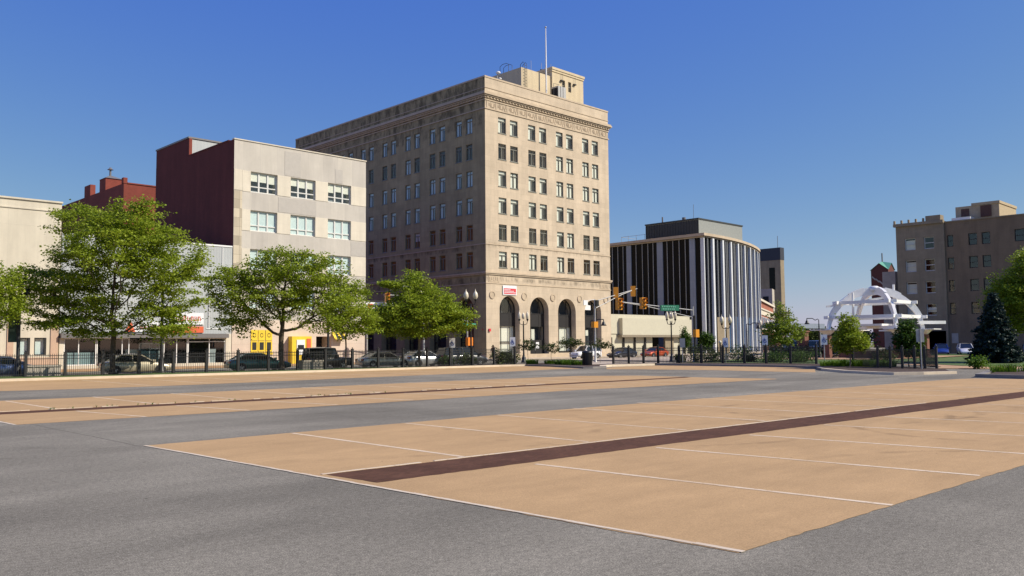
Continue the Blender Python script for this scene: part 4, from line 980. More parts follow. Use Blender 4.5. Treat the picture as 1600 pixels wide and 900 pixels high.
# ================================================================== VEGETATION
def leaf_mesh(name, cent, dirs, n, spread, lsize, mat, seed, flat=.35, up=.75, droop=0.):
    """many small leaf blades around twig points"""
    g = np.random.default_rng(seed)
    C = np.repeat(np.asarray(cent, float), n, 0); Dr = np.repeat(np.asarray(dirs, float), n, 0); N = len(C)
    off = np.clip(g.normal(0, 1, (N,3)), -1.9, 1.9); off *= spread*np.array([1,1,flat]); along = g.uniform(-.6, 1.2, (N,1))*spread*1.3
    P = C+off+Dr*along; P[:,2] -= droop*np.abs(along[:,0])
    nr = g.normal(0, 1, (N,3)); nr[:,2] = np.abs(nr[:,2])+up; nr /= np.linalg.norm(nr, axis=1)[:,None]
    a = g.normal(0, 1, (N,3))+Dr*1.2; a -= nr*(a*nr).sum(1)[:,None]; a /= np.linalg.norm(a, axis=1)[:,None]
    b = np.cross(nr, a); L = lsize*g.uniform(.6, 1.3, (N,1)); W = L*.42
    V = np.stack([P-a*L*.5, P+b*W+a*L*.05, P+a*L*.5-nr*L*.12, P-b*W+a*L*.05], 1).reshape(-1,3)*S
    me = bpy.data.meshes.new(name); me.vertices.add(len(V)); me.vertices.foreach_set('co', V.ravel())
    me.loops.add(N*4); me.loops.foreach_set('vertex_index', np.arange(N*4, dtype=np.int32))
    me.polygons.add(N); me.polygons.foreach_set('loop_start', np.arange(0, N*4, 4, dtype=np.int32))
    me.materials.append(mat); me.update(); me.validate()
    return me

def grow(ells, base, fork, seed, natt=700, step=.3, kill=.5, infl=3.0, lean=(0,0), iters=150):
    """space colonisation skeleton: returns points, parents"""
    g = np.random.default_rng(seed); A = []
    vol = np.array([e[3]*e[4]*e[5] for e in ells]); cnt = np.maximum(6, (natt*vol/vol.sum()).astype(int))
    for e, c in zip(ells, cnt):
        q = g.normal(0,1,(c,3)); q /= np.linalg.norm(q,axis=1)[:,None]; q *= (g.uniform(0,1,(c,1))**.42)
        A.append(np.array(e[:3])+q*np.array(e[3:6]))
    A = np.concatenate(A); P = []; par = []
    nseg = max(2, int(fork/step))
    for i in range(nseg+1):
        t = i/nseg; P.append([lean[0]*t+.03*math.sin(5*t+seed), lean[1]*t+.03*math.cos(4*t+seed), fork*t]); par.append(i-1)
    P = [np.array(p) for p in P]
    near = np.full(len(A), 1e9); idx = np.zeros(len(A), int); alive = np.ones(len(A), bool)
    def upd(i0):
        for i in range(i0, len(P)):
            d = np.linalg.norm(A-P[i], axis=1); m = d < near; near[m] = d[m]; idx[m] = i
    upd(nseg)
    for it in range(iters):
        act = alive & (near < (infl if it > 6 else 99))
        if not act.any(): break
        i0 = len(P); grown = {}
        for i in np.unique(idx[act]):
            v = A[act & (idx == i)]-P[i]; v /= np.linalg.norm(v,axis=1)[:,None]; d = v.sum(0); n = np.linalg.norm(d)
            if n < 1e-3: continue
            d = d/n + g.normal(0,.13,3); d /= np.linalg.norm(d); P.append(P[i]+d*step); par.append(int(i))
        if len(P) == i0: break
        upd(i0); alive &= near > kill
        if len(P) > 4200: break
    return np.array(P), np.array(par)

def limb_mesh(name, P, par, mat, tip=.011, power=2.35, flare=1.35, thick=1.0):
    n = len(P); r = np.zeros(n); acc = np.zeros(n); kids = np.zeros(n, int)
    for i in range(n-1, 0, -1):
        if acc[i] == 0: acc[i] = tip**power
        acc[par[i]] += acc[i]; kids[par[i]] += 1
    acc[0] = max(acc[0], acc[1]); r = acc**(1/power)*thick
    mb = MB()
    for i in range(1, n):
        p = par[i]
        if r[i] < .013 and kids[i] == 0 and i % 3 == 0: continue
        r0 = r[p] if (kids[p] == 1 or p == 0) else min(r[p], r[i]*1.25)
        if p == 0: r0 *= flare
        mb.tube([P[p], P[i]+(P[i]-P[p])*.04], [r0, r[i]], 8 if r[i] > .08 else (5 if r[i] > .025 else 3), cap=False)
    return mesh_from(name, mb, [mat]), r, kids

def tree(name, label, base, ells, fork, seed, leafmat='leaf', bark='bark', natt=700, nleaf=14, lsize=.16, spread=.30, flat=.32, tip=.011, step=.3, kill=.48, thick=1., cat='tree', group=None, lean=(0,0), droop=.15, up=.75):
    P, par = grow(ells, base, fork, seed, natt, step, kill, lean=lean)
    me, r, kids = limb_mesh('trunk', P, par, M[bark], tip, thick=thick)
    t = thing(name, label, cat, (*base, 0), 0, group)
    o = bpy.data.objects.new('trunk', me); COL.objects.link(o); o.parent = t
    sel = [i for i in range(1, len(P)) if (kids[i] == 0 or r[i] < tip*2.1) and P[i][2] > fork*.8]
    d = np.array([(P[i]-P[par[i]])/max(1e-6, np.linalg.norm(P[i]-P[par[i]])) for i in sel])
    lm = leaf_mesh('crown', P[sel], d, int(nleaf*(4.8 if lsize > .17 and nleaf < 21 else 2.2)), spread, lsize*(.70 if lsize > .17 and nleaf < 21 else 1), M[leafmat], seed+1, flat, up, droop)
    c = bpy.data.objects.new('crown', lm); COL.objects.link(c); c.parent = t
    return t

# plan axes seen from the camera: picture-right = (.71,-.70), away = (.70,.71)
def E_(lat, dep, z, rl, rz, rd=None):
    """ellipsoid placed lat to picture-right, dep away from the stem; roughly round in plan"""
    rd = rd or rl
    r = max(rl, rd)
    return (lat*.712+dep*.70, -lat*.702+dep*.71, z, r, r, rz)
tree('shade_tree', 'largest broad spreading street tree with thick trunk before the metal-clad shop', (18.4,51.9),
     [E_(.3,0,7.0,3.6,2.6),E_(1.0,0,9.1,2.0,1.7),E_(-2.1,0,9.3,1.7,1.3),E_(3.3,0,6.4,2.3,2.4),E_(-3.6,0,5.2,2.4,1.8),E_(2.2,0,4.2,2.4,1.5),E_(-1.2,0,4.6,2.4,1.7),E_(4.0,0,4.2,1.4,1.3),E_(2.6,0,3.0,2.2,.8),E_(-1.9,0,3.1,2.3,.8),E_(.3,0,2.9,1.8,.6),E_(3.4,0,2.5,1.6,.5),E_(-3.4,0,3.6,1.8,1.0),E_(1.2,0,2.4,1.6,.45)], 2.5, 3, natt=1350, nleaf=19, lsize=.20, thick=1.3, kill=.56, spread=.32, flat=.22)
tree('shade_tree', 'vase-shaped street tree with a gnarled knobbly trunk before the yellow posters', (28.4,50.3),
     [E_(-.5,0,5.3,3.0,1.9),E_(-3.0,0,5.8,2.3,1.3),E_(2.3,0,6.2,2.2,1.6),E_(.4,0,7.1,2.2,1.2),E_(3.2,0,4.6,1.9,1.4),E_(-2.6,0,4.3,2.0,.9),E_(.6,0,3.9,2.2,1.1),E_(-3.0,0,3.2,1.6,.5),E_(2.6,0,3.1,1.9,.6)], 2.4, 8, natt=1100, nleaf=18, lsize=.21, thick=1.9, kill=.56, spread=.32, flat=.22)
tree('street_tree', 'slim street tree on a thin pale stem right beside the vase-shaped tree', (32.7,49.3),
     [E_(0,0,4.6,1.5,1.4),E_(.9,0,3.6,1.4,.9),E_(-.8,0,3.5,1.2,.9),E_(.2,0,5.6,1.0,.8),E_(1.5,0,3.2,1.1,.7),E_(.4,0,2.7,1.4,.5)], 2.2, 12, bark='palebark', natt=300, nleaf=16, lsize=.20, kill=.45)
tree('street_tree', 'dense bright green pyramidal street tree in front of the shaded side of the tower', (38.5,48.6),
     [E_(0,0,4.0,2.9,1.5),E_(-.4,0,5.6,1.7,1.5),E_(2.4,0,3.5,1.6,1.3),E_(-2.4,0,3.6,1.5,1.2),E_(1.7,0,4.9,1.2,1.0),E_(0,0,2.9,3.0,.8),E_(3.0,0,2.9,1.0,.6)], 1.7, 21, bark='palebark', natt=900, nleaf=20, lsize=.21, kill=.5, spread=.3, flat=.25)
tree('shade_tree', 'green street tree cut off by the left edge of view', (11.6,53.3),
     [E_(0,0,4.7,2.4,1.9),E_(1.4,0,4.2,1.6,1.5),E_(-1,0,6,2,1.4)], 2.2, 31, natt=520, nleaf=16, lsize=.19)
tree('young_tree', 'tall feathery yellow-green young tree beside the curved glass office', (62.6,33.1),
     [E_(0,0,2.4,1.5,1.1),E_(.2,0,3.6,.9,.9),E_(0,0,4.5,.35,.7),E_(1.1,0,2.4,.9,.7),E_(-.7,0,1.9,.9,.6)], .9, 41, 'leaf3', 'palebark', natt=320, nleaf=14, lsize=.15, spread=.2, step=.2, kill=.3, flat=.5)
tree('young_tree', 'compact bushy green young tree in the mulch bed before the white dome', (51.0,22.5),
     [E_(0,0,1.75,.95,.75),E_(0,0,2.6,.6,.6),E_(-.25,0,3.1,.25,.35),E_(.75,0,1.5,.55,.4),E_(-.5,0,1.4,.5,.4)], .75, 44, 'leaf', 'palebark', natt=420, nleaf=15, lsize=.13, spread=.15, step=.14, kill=.21, flat=.6, tip=.007)
tree('young_tree', 'round dense dark green young tree at the right end of the fenced mulch bed', (51.4,19.2),
     [E_(0,0,1.6,.80,.85),E_(-.1,0,2.4,.55,.5),E_(.3,0,1.1,.6,.45)], .6, 47, 'leaf2', 'palebark', natt=420, nleaf=17, lsize=.12, spread=.14, step=.13, kill=.19, flat=.6, tip=.007)
tree('large_tree', 'large bright green tree at the right edge of view rising behind the dark spruce', (71.0,17.5),
     [E_(0,0,5.2,2.3,2.3),E_(-1.6,0,4.4,1.8,1.9),E_(.4,0,7.4,1.6,1.3),E_(1.5,0,4,2,2),E_(-2.0,0,6.0,.9,.8),E_(-1.2,0,3.0,1.5,1.0)], 1.5, 52, 'leaf', natt=1000, nleaf=19, lsize=.20, spread=.28, kill=.42)
for i, (x, y, k, lab) in enumerate(((68.4,46.0,'a','slender spindle-shaped young tree with a drawn-out tip before the cream annex'),(66.5,42.4,'b','small rounded columnar tree before the dark glass office'))):
    e = [E_(0,0,1.9,.5,.75),E_(0,0,2.9,.12,.55)] if k == 'a' else [E_(0,0,1.85,.62,.75),E_(0,0,1.4,.55,.4)]
    tree('young_tree', lab, (x,y), e, .7, 60+i, 'leaf2', 'palebark', natt=170, nleaf=18, lsize=.15, spread=.15, step=.15, kill=.24, flat=.8, tip=.008)
for i, (x, y, s, lab) in enumerate(((48.8,47.7,1.0,'sparse olive sapling left of the tower door, beside the four-globe lamp post'),(48.2,44.6,.9,'thin olive sapling at the path in front of the third tower arch'),(47.5,42.0,1.15,'wider bushy olive sapling behind the black litter bin'),(53.0,43.7,1.0,'straggly olive sapling round the foot of the signal mast'))):
    tree('sapling', lab, (x,y), [E_(0,0,1.6*s,.62*s,.42),E_(.45*s,0,1.5*s,.5*s,.3),E_(-.4*s,0,1.5*s,.45*s,.3)], 1.0, 70+i, 'leafdull', 'palebark', natt=110, nleaf=9, lsize=.12, spread=.16, step=.14, kill=.24, tip=.007, group='olive saplings in the corner bed')
# spruce
def spruce(base, H, Rb, seed):
    g = np.random.default_rng(seed)
    t = thing('spruce', 'dark blue-green conical spruce standing on the lawn in front of the brown brick office', 'tree', (*base,0))
    mb = MB(); mb.tube([(0,0,0),(0,0,H*.6),(0,0,H)],[.16,.09,.02],8)
    cs = []; ds = []
    for k in range(34):
        f = k/33; z = .22+f*(H-.3); Lr = Rb*(1-f)**.85*(.9+.2*g.random())+.08
        nb = int(11-6*f)
        for j in range(nb):
            a = 2*math.pi*(j/nb)+k*1.3+g.normal(0,.15); L = Lr*g.uniform(.8,1.1)
            tipz = z-.16*L+.02; p0 = Vector((0,0,z)); p1 = Vector((math.cos(a)*L, math.sin(a)*L, tipz))
            mb.tube([p0, p0.lerp(p1,.6)+Vector((0,0,-.04)), p1], [.022,.014,.006], 3, cap=False)
            for q in np.arange(.2, 1.02, .11/max(.3, L)):
                cs.append(p0.lerp(p1,q)); d = (p1-p0).normalized(); ds.append(d)
    o = bpy.data.objects.new('trunk', mesh_from('trunk', mb, [M['bark']])); COL.objects.link(o); o.parent = t
    me = leaf_mesh('crown', np.array([c[:] for c in cs]), np.array([d[:] for d in ds]), 16, .09, .17, M['needle'], seed, .5, .3, .25)
    c = bpy.data.objects.new('crown', me); COL.objects.link(c); c.parent = t
spruce((66.8,19.0), 5.0, 1.75, 5)
# shrubs: leafy mound on short stems
def shrub(name, label, base, rx, h, seed, mat='leaf2', n=90, nl=16, lsize=.11, group=None, flowers=0, cat='shrub', z0=.1):
    g = np.random.default_rng(seed); q = g.normal(0,1,(n,3)); q /= np.linalg.norm(q,axis=1)[:,None]; q *= g.uniform(.45,1,(n,1))
    C = q*np.array([rx,rx,h*.5])*(1+.25*np.sin(3*np.arctan2(q[:,1],q[:,0])+seed))[:,None]; C[:,2] += h*.5+z0
    D = q/np.linalg.norm(q,axis=1)[:,None]
    t = thing(name, label, cat, (*base,0), 0, group)
    me = leaf_mesh('foliage', C, D, nl, rx*.22, lsize, M[mat], seed, .8, .4); o = bpy.data.objects.new('foliage', me); COL.objects.link(o); o.parent = t
    mb = MB()
    for i in range(7): mb.tube([(g.normal(0,.05),g.normal(0,.05),0), tuple(C[i]*np.array([.8,.8,.9]))], [.018,.006], 4)
    o = bpy.data.objects.new('stems', mesh_from('stems', mb, [M['bark']])); COL.objects.link(o); o.parent = t
    if flowers:
        fi = [i for i in range(n) if C[i][2] > h*.4][:flowers]
        me = leaf_mesh('blossom', C[fi]*np.array([1.08,1.08,1.05]), D[fi], 8, .05, .11, M['flower'], seed+5, 1., .6); o = bpy.data.objects.new('blossom', me); COL.objects.link(o); o.parent = t
    return t
for i, (x, y, rx, h, mat, fl, lab) in enumerate((
    (62.2,36.6,.95,1.05,'leaf2',26,'rounded white-flowering shrub behind the fence before the curved glass office'),
    (63.0,33.9,.85,1.1,'leaf2',34,'white-flowering shrub behind the fence, left of the feathery yellow-green tree'),
    (63.9,32.5,.6,.8,'leaf2',10,'smaller pink-white flowering shrub at the foot of the feathery yellow-green tree'),
    (58.6,38.3,.75,1.3,'leafdull',0,'dark upright bush behind the fence by the right signal mast'),
    (58.9,37.0,.6,.9,'leafdull',0,'low dark bush just right of the right signal mast'),
    (57.6,39.3,.4,.55,'leafdull',0,'small brownish bush at the foot of the four-globe lamp near the orange car'),
    (42.6,48.2,.6,.8,'leafdull',8,'flowering bush in the bed in front of the dark minivan'),
    (41.0,48.5,.45,.7,'leaf2',0,'dark green bush under the tree between silver hatchback and minivan'),
    (44.9,47.0,.6,1.0,'leafdull',0,'dark bush before the shaded corner of the tower'),
    (46.6,47.3,.6,.9,'leafdull',0,'rounded brownish bush left of the parking sign at the tower'),
    (60.0,32.4,.8,.7,'leaf2',0,'low green bush on the grass behind the fence, by the feathery tree'),
    (61.0,30.6,.9,.75,'leaf2',0,'wide low green bush behind the fence near the brick pier'),
    (58.6,23.6,.7,.9,'leafdull',0,'dark bush behind the mulch bed, between the two young trees'),
    (53.6,16.2,.45,.55,'blade',0,'pale green tuft at the right end of the black mesh fence'),
    (75,21.6,1.3,1.1,'leafdull',0,'brownish bush in front of the far parked blue car'),
    (61.0,35.0,.5,.6,'leafdull',0,'small dull bush between the parking signs behind the fence'))):
    shrub('shrub', lab, (x,y), rx, h, 100+i, mat, 70, 15, .12, None, fl)
# strap-leaved clumps
def clump(label, base, r, h, seed, group, n=260):
    g = np.random.default_rng(seed); V = []; F = []
    for i in range(n):
        a = g.uniform(0, 2*math.pi); rr = r*math.sqrt(g.random())*.8; x, y = rr*math.cos(a), rr*math.sin(a); b = a+g.normal(0,.7); L = h*g.uniform(.6,1.15); o = L*g.uniform(.25,.75); w = .022
        dx, dy = math.cos(b), math.sin(b); k = len(V)
        for t in (0,.4,.75,1.): 
            px, py, pz = x+dx*o*t*t, y+dy*o*t*t, L*(t-.38*t*t*t)*1.1; ww = w*(1-t*.9)
            V += [(px-dy*ww,py+dx*ww,pz),(px+dy*ww,py-dx*ww,pz)]
        F += [(k+2*j,k+2*j+1,k+2*j+3,k+2*j+2) for j in range(3)]
    mb = MB(); mb.add(V, F); me = mesh_from('daylily_clump', mb, [M['blade']])
    o = bpy.data.objects.new('daylily_clump', me); COL.objects.link(o); o.location = (base[0]*S, base[1]*S, .12)
    tag(o, label, 'plant', group)
GRP = 'bright green strap-leaved clumps in the beds'
for i, (x, y, r, h, lab) in enumerate(((47.5,46.0,.6,.55,'strap-leaved clump at the foot of the four-globe lamp by the tower door'),(48.3,44.9,.5,.45,'lower strap-leaved clump just left of the path to the tower door'),
    (47.6,43.0,.65,.55,'strap-leaved clump just right of the path to the tower door'),(47.0,41.7,.7,.6,'strap-leaved clump under the wide olive sapling'),(47.2,40.8,.55,.5,'strap-leaved clump directly left of the black litter bin'),
    (52.6,24.6,.7,.5,'strap-leaved clump at the left end of the bed before the white dome'),(52.0,23.4,.75,.65,'broad strap-leaved clump left of the compact young tree'),(52.2,22.2,.75,.65,'strap-leaved clump close behind the stem of the compact young tree'),(51.9,21.1,.75,.6,'strap-leaved clump right of the compact young tree'),(51.4,20.4,.55,.5,'strap-leaved clump between the two round young trees'),
    (45.6,12.6,.75,.55,'wide strap-leaved clump on the raised kerbed island at the right'),(46.9,11.6,.8,.6,'strap-leaved clump at the right edge of view on the kerbed island'))):
    clump(lab, (x,y), r, h, 200+i, GRP)
# hedge by the plaza and far woodland
hd = thing('hedge', 'long dark clipped hedge between brick piers left of the white dome', 'hedge', (78,38.6,0))
g = np.random.default_rng(3); q = np.stack([g.uniform(76.5,84,500), np.zeros(500), g.uniform(.1,1.05,500)], 1); q[:,1] = 41.3-(q[:,0]-76.5)*.42+g.uniform(-.35,.35,500)
q[:,0] -= 78; q[:,1] -= 38.6
me = leaf_mesh('foliage', q, np.tile([0,0,1.],(500,1)), 12, .14, .16, M['needle'], 9, .9, .4); o = bpy.data.objects.new('foliage', me); COL.objects.link(o); o.parent = hd
for i, (x, y, h, rx, lab) in enumerate(((133,65,3.7,2.6,'distant dull green tree just left of the bell lamp, beyond the hedge'),(135.6,62.4,3.5,2.4,'distant low tree directly behind the left dome pier'),(143.6,68.6,3.9,2.6,'farthest rounded tree between the brick pier and the left dome pier'),(112,48.5,3.4,2.0,'dark tree standing behind the middle of the white dome'))):
    tree('far_tree', lab, (x,y), [E_(0,0,h*.6,rx,h*.4),E_(rx*.4,0,h*.75,rx*.5,h*.25)], h*.25, 300+i, 'leafdull', natt=200, nleaf=22, lsize=.42, spread=.5, step=.5, kill=.8, flat=.7, tip=.03)

# ================================================================== FENCES
def fence(label, at, posts, H=1.34, mesh=False, pick=.105, group=None, base=.1):
    f = thing('fence', label, 'fence', (*at,0), 0, group)
    def emit(pa, pb):
        d = (pb-pa); L = d.length; d.normalize(); n = max(1, int(L/pick)); mb = MB()
        for z in ((H-.10,H-.27,.22) if not mesh else (H-.06,.2)):
            mb.obox((*pa,z), (*pb,z), .03, .035)
        if mesh:
            for k in range(1, int(L/.05)): q = pa+d*(k*.05); mb.obox((*q,.2),(*q,H-.06),.007,.007,0,(1,0,0))
            for k in range(1, 18): z = .2+k*(H-.26)/18; mb.obox((*pa,z),(*pb,z),.007,.007)
        else:
            for k in range(1, n): q = pa+d*(L*k/n); mb.obox((*q,base+.02),(*q,H),.021,.021,0,(d.x,d.y,0))
        obj('panel', mb, M['fence'], f)
    P = [Vector(p) for p in posts]
    for a, b in zip(P, P[1:]): emit(a, b)
    for p in P:
        mb = MB(); w = .065 if not mesh else .06; mb.box(p.x-w,p.x+w,p.y-w,p.y+w,0,H+.06); mb.box(p.x-w-.02,p.x+w+.02,p.y-w-.02,p.y+w+.02,H+.06,H+.10); mb.ball((p.x,p.y,H+.15),.05,6)
        obj('post', mb, M['fence'], f)
A, B = Vector((12.58,51.76)), Vector((47.5,46.07)); d1 = (B-A).normalized()
fence('long black picket fence along the street in front of the parked cars', (A.x,A.y), [A+d1*(1.17+1.92*k) for k in range(-6, 18)])
fence('black picket fence before the dark glass office, right of the litter bin', (50.39,40.26), [(50.4,40.3),(51.7,39.85),(52.95,39.4),(54.2,38.95),(54.9,37.5),(55.5,35.9),(55.9,34.3),(56.25,32.7),(56.5,31.1),(56.7,29.3),(56.3,27.2)])
fence('short black wire-mesh fence beside the round dark young tree', (49.5,20.4), [(53.0,23.2),(49.6,20.25),(49.35,19.45),(49.25,18.75),(49.3,18.1),(49.4,17.6),(49.6,17.05),(52.5,18.9)], H=1.22, mesh=True)

# ================================================================== STREET FURNITURE
def hc_sign(x, y, label, H=2.15, rot=0, back=False, scale=1.):
    t = thing('parking_sign', label, 'sign', (x,y,0), rot)
    mb = MB(); mb.tube([(0,0,0),(0,0,H)],.035,6); o = obj('pole', mb, M['galv'], t, local=True)
    mb = MB(); mb.box(-.21,.21,-.055,-.037,H-.72,H); b = obj('panel', mb, M['signwhite'] if not back else M['galv'], t, local=True)
    if not back:
        mb = MB(); y0, y1 = -.068, -.058
        n = 14; cx, cz, r0, r1 = .0, H-.42, .10, .14
        for k in range(n-3):
            a0, a1 = R(35)-2*math.pi*k/n-R(60), R(35)-2*math.pi*(k+1)/n-R(60)
            mb.quad((cx+r0*math.cos(a0),y0,cz+r0*math.sin(a0)),(cx+r0*math.cos(a1),y0,cz+r0*math.sin(a1)),(cx+r1*math.cos(a1),y0,cz+r1*math.sin(a1)),(cx+r1*math.cos(a0),y0,cz+r1*math.sin(a0)))
        mb.box(-.045,.0,y0,y1,cz-.02,cz+.17); mb.box(-.05,.005,y0,y1,cz+.19,cz+.24); mb.box(-.0,.10,y0,y1,cz+.0,cz+.045); mb.box(.08,.12,y0,y1,cz-.11,cz+.0); mb.box(.0,.09,y0,y1,cz+.09,cz+.12)
        obj('wheelchair_symbol', mb, M['blue'], b, local=True)
for x, y, H, rot, back, lab in ((40.9,47.75,2.15,-.75,0,'white wheelchair parking sign in front of the dark minivan'),(46.4,47.0,2.2,-.75,0,'white wheelchair parking sign on a pole before the first tower arch'),(57.0,38.6,2.0,-.9,1,'turned parking sign on a pole beside the four-globe lamp at the cream annex'),
    (57.6,35.1,2.0,-.9,0,'wheelchair parking sign by the lamp post at the curved glass office'),(58.0,32.0,2.15,-.9,0,'wheelchair parking sign just left of the feathery yellow-green tree'),(58.4,27.6,2.15,-.9,0,'wheelchair parking sign before the left brick pier of the white dome'),(48.5,17.45,2.3,2.3,1,'sign seen from behind on a pole within the black mesh fence')):
    hc_sign(x, y, lab, H, rot, back)
def lamp(label, x, y, H, kind, rot=0, group=None, name='street_lamp'):
    t = thing(name, label, 'street lamp', (x,y,0), rot, group)
    mb = MB(); mb.lathe((0,0),[(.24,0),(.24,.12),(.17,.2),(.19,.45),(.12,.55),(.085,.7),(.07,1.0),(.055,H-.7),(.075,H-.65),(.05,H-.6),(.05,H-.35)],10); obj('post', mb, M['black'], t, local=True)
    def globe(px, pz, r=.20, pointed=False):
        g = MB(); g.lathe((px,0),[(.08,pz-.02),(r*.8,pz+.08),(r,pz+.22),(r*.85,pz+.42),(r*.4,pz+.56),(.03,pz+.64),(.012,pz+.78)],10); obj('globe', g, M['globe'], t, local=True)
        c = MB(); c.lathe((px,0),[(.03,pz-.2),(.10,pz-.1),(.09,pz)],8); obj('holder', c, M['black'], t, local=True)
    if kind == 'double':
        mb = MB(); mb.tube([(-.36,0,H-.2),(-.3,0,H-.42),(0,0,H-.5),(.3,0,H-.42),(.36,0,H-.2)],.035,6); obj('arm', mb, M['black'], t, local=True)
        globe(-.36, H); globe(.36, H)
    elif kind == 'four':
        for a in (0, math.pi/2):
            c, s_ = math.cos(a), math.sin(a); mb = MB(); mb.tube([(-.36*c,-.36*s_,H-.2),(-.3*c,-.3*s_,H-.45),(0,0,H-.55),(.3*c,.3*s_,H-.45),(.36*c,.36*s_,H-.2)],.035,6); obj('arm', mb, M['black'], t, local=True)
        for px in (-.36,.36): globe(px, H, .15)
        for py in (-.36,.36):
            g = MB(); g.lathe((0,py),[(.06,H-.02),(.13,H+.08),(.15,H+.2),(.1,H+.4),(.02,H+.55)],8); obj('globe', g, M['globe'], t, local=True)
    elif kind == 'bell':
        mb = MB(); mb.tube([(0,0,H-.4),(0,0,H),(.1,0,H+.1),(.35,0,H-.02),(.6,0,H+.16),(1.15,0,H+.16)],.04,6); obj('arm', mb, M['black'], t, local=True)
        mb = MB(); mb.lathe((1.15,0),[(.04,H+.16),(.05,H-.02),(.13,H-.1),(.16,H-.25),(.27,H-.38),(.25,H-.4)],10); obj('lamp_shade', mb, M['black'], t, local=True)
RT = -R(44.6)   # local x along picture-right
LG = 'globe street lamps'
lamp('black lamp post with two large cream globes left of the tower corner', 43.6, 48.7, 5.15, 'double', RT, LG)
lamp('black four-globe lamp post between the first and second tower arches', 54.0, 53.3, 3.9, 'four', RT, LG)
lamp('black four-globe lamp post in front of the cream annex fascia', 61.5, 42.75, 3.75, 'four', RT, LG)
lamp('black lamp post with two pale globes before the curved glass office', 66.3, 40.3, 3.35, 'double', RT, LG)
lamp('black two-globe lamp post behind the right side of the feathery yellow-green tree', 78.5, 41.0, 4.3, 'four', RT, LG)
lamp('black two-globe lamp post half hidden inside the feathery yellow-green tree', 80.0, 44.2, 3.3, 'double', RT, LG)
BG = 'bell lamps on curved arms'
lamp('black bell lamp on a short curved arm beside the fourth tower arch', 57.3, 48.3, 3.6, 'bell', RT, BG)
lamp('black bell lamp on a curved arm left of the white dome, arm pointing left', 79.2, 37.9, 3.75, 'bell', RT+math.pi, BG)
lamp('black bell lamp beside the right edge of the curved glass office', 74.0, 42.7, 3.35, 'bell', RT, BG)
def shoebox(label, x, y, H, banner):
    t = thing('street_lamp', label, 'street lamp', (x,y,0), RT)
    mb = MB(); mb.lathe((0,0),[(.3,0),(.3,.15),(.2,.3),(.17,.9),(.10,1.1),(.08,H)],10); obj('post', mb, M['black'], t, local=True)
    if banner:
        mb = MB(); mb.box(-.58,-.12,-.03,.03,H-3.2,H-.6); o = obj('banner', mb, simple('dark_green_banner', (.03,.06,.045), .7, .1), t, local=True)
        mb = MB(); [mb.box(-.5,-.2,-.045,-.032,H-1.2-.35*k,H-1.05-.35*k) for k in range(5)]; obj('lettering', mb, simple('grey_green_ink', (.10,.15,.12), .7, .1), o, local=True)
    mb = MB()
    for s_ in (-1,1): mb.tube([(0,0,H-.1),(.3*s_,0,H+.05),(.4*s_,0,H-.1)],.04,6); mb.lathe((.4*s_,0),[(.03,H-.05),(.14,H-.2),(.18,H-.5),(.16,H-.55)],8)
    obj('lamp_head', mb, M['black'], t, local=True)
shoebox('black banner lamp post with a dark green banner before the tan store', 13.9, 53.7, 5.2, True)
shoebox('black street lamp post with heavy round foot at the beige saloon', 21.4, 52.3, 5.4, False)
shoebox('thin dark lamp post rising behind the off-roader at the panelled block', 36.2, 57.0, 4.6, False)
# traffic signals
def sig_head(mb_b, mb_l, mb_v, p, face, n=3, s=1.):
    """signal head at p, lenses towards face (plan unit vector)"""
    f = Vector((*face,0)).normalized(); sd_ = Vector((-f.y,f.x,0)); p = Vector(p)
    w, h = .20*s, .30*s
    c = p
    mb_b.obox(c-Vector((0,0,n*h/2)), c+Vector((0,0,n*h/2)), w*2, .34*s, 0, (f.x,f.y,0))
    for k in range(n):
        q = c+Vector((0,0,(n-1)/2*h-k*h))+f*(.17*s+.004)
        N_ = 10; r = .115*s
        mb_l.add([q+sd_*(r*math.cos(2*math.pi*i/N_))+Vector((0,0,r*math.sin(2*math.pi*i/N_)))+f*.003 for i in range(N_)], [tuple(range(N_))], k % 3)
        ring = [q+sd_*(r*1.15*math.cos(math.pi*i/8-.2))+Vector((0,0,r*1.15*math.sin(math.pi*i/8-.2))) for i in range(10)]
        for i in range(8): mb_v.quad(ring[i], ring[i+1], ring[i+1]+f*.26*s, ring[i]+f*.26*s)
LENS = [simple('dull_red_lens', (.16,.02,.015), .3, .05), simple('dull_amber_lens', (.22,.11,.015), .3, .05), simple('dull_green_lens', (.02,.10,.06), .3, .05)]
def head_on(parent, p, face, n=3, s=1.):
    b, l, v = MB(), MB(), MB(); sig_head(b, l, v, p, face, n, s)
    o = obj('signal_head', b, M['yellow'], parent); obj('lens', l, LENS, o); obj('visor', v, M['yellow'], o)
def mast(label, x, y, H, arm, heads, H2=None, extra=None):
    t = thing('traffic_signal', label, 'traffic signal', (x,y,0), 0, 'mast-arm traffic signals')
    mb = MB(); mb.lathe((x,y),[(.18,0),(.18,.1),(.095,.2),(.085,H*.5),(.07,H)],10); obj('pole', mb, M['galv'], t)
    a0 = Vector((x,y,arm[0])); a1 = Vector(arm[1]); lo = Vector((x,y,arm[2]))
    mb = MB(); mb.tube([a0,a1],[.042,.032],7); mb.tube([lo,a0.lerp(a1,.62)-Vector((0,0,.12)),a1],[.036,.032,.03],7)
    for f in (.3,.6): mb.tube([a0.lerp(a1,f), lo.lerp(a1,f)],.03,5)
    obj('mast_arm', mb, M['galv'], t)
    for p, face in heads: head_on(t, p, face)
    return t
V1 = (.70,.71); 
t = mast('pale traffic signal mast with arm rising to the right before the fourth arch', 54.5, 45.45, 5.3, (5.15,(60.4,45.5,6.45),4.55), [((57.4,45.5,6.0),V1),((59.8,45.5,6.2),V1)])
mb = MB(); mb.box(54.45,54.75,45.2,45.38,4.75,5.25); obj('controller_box', mb, M['black'], t)
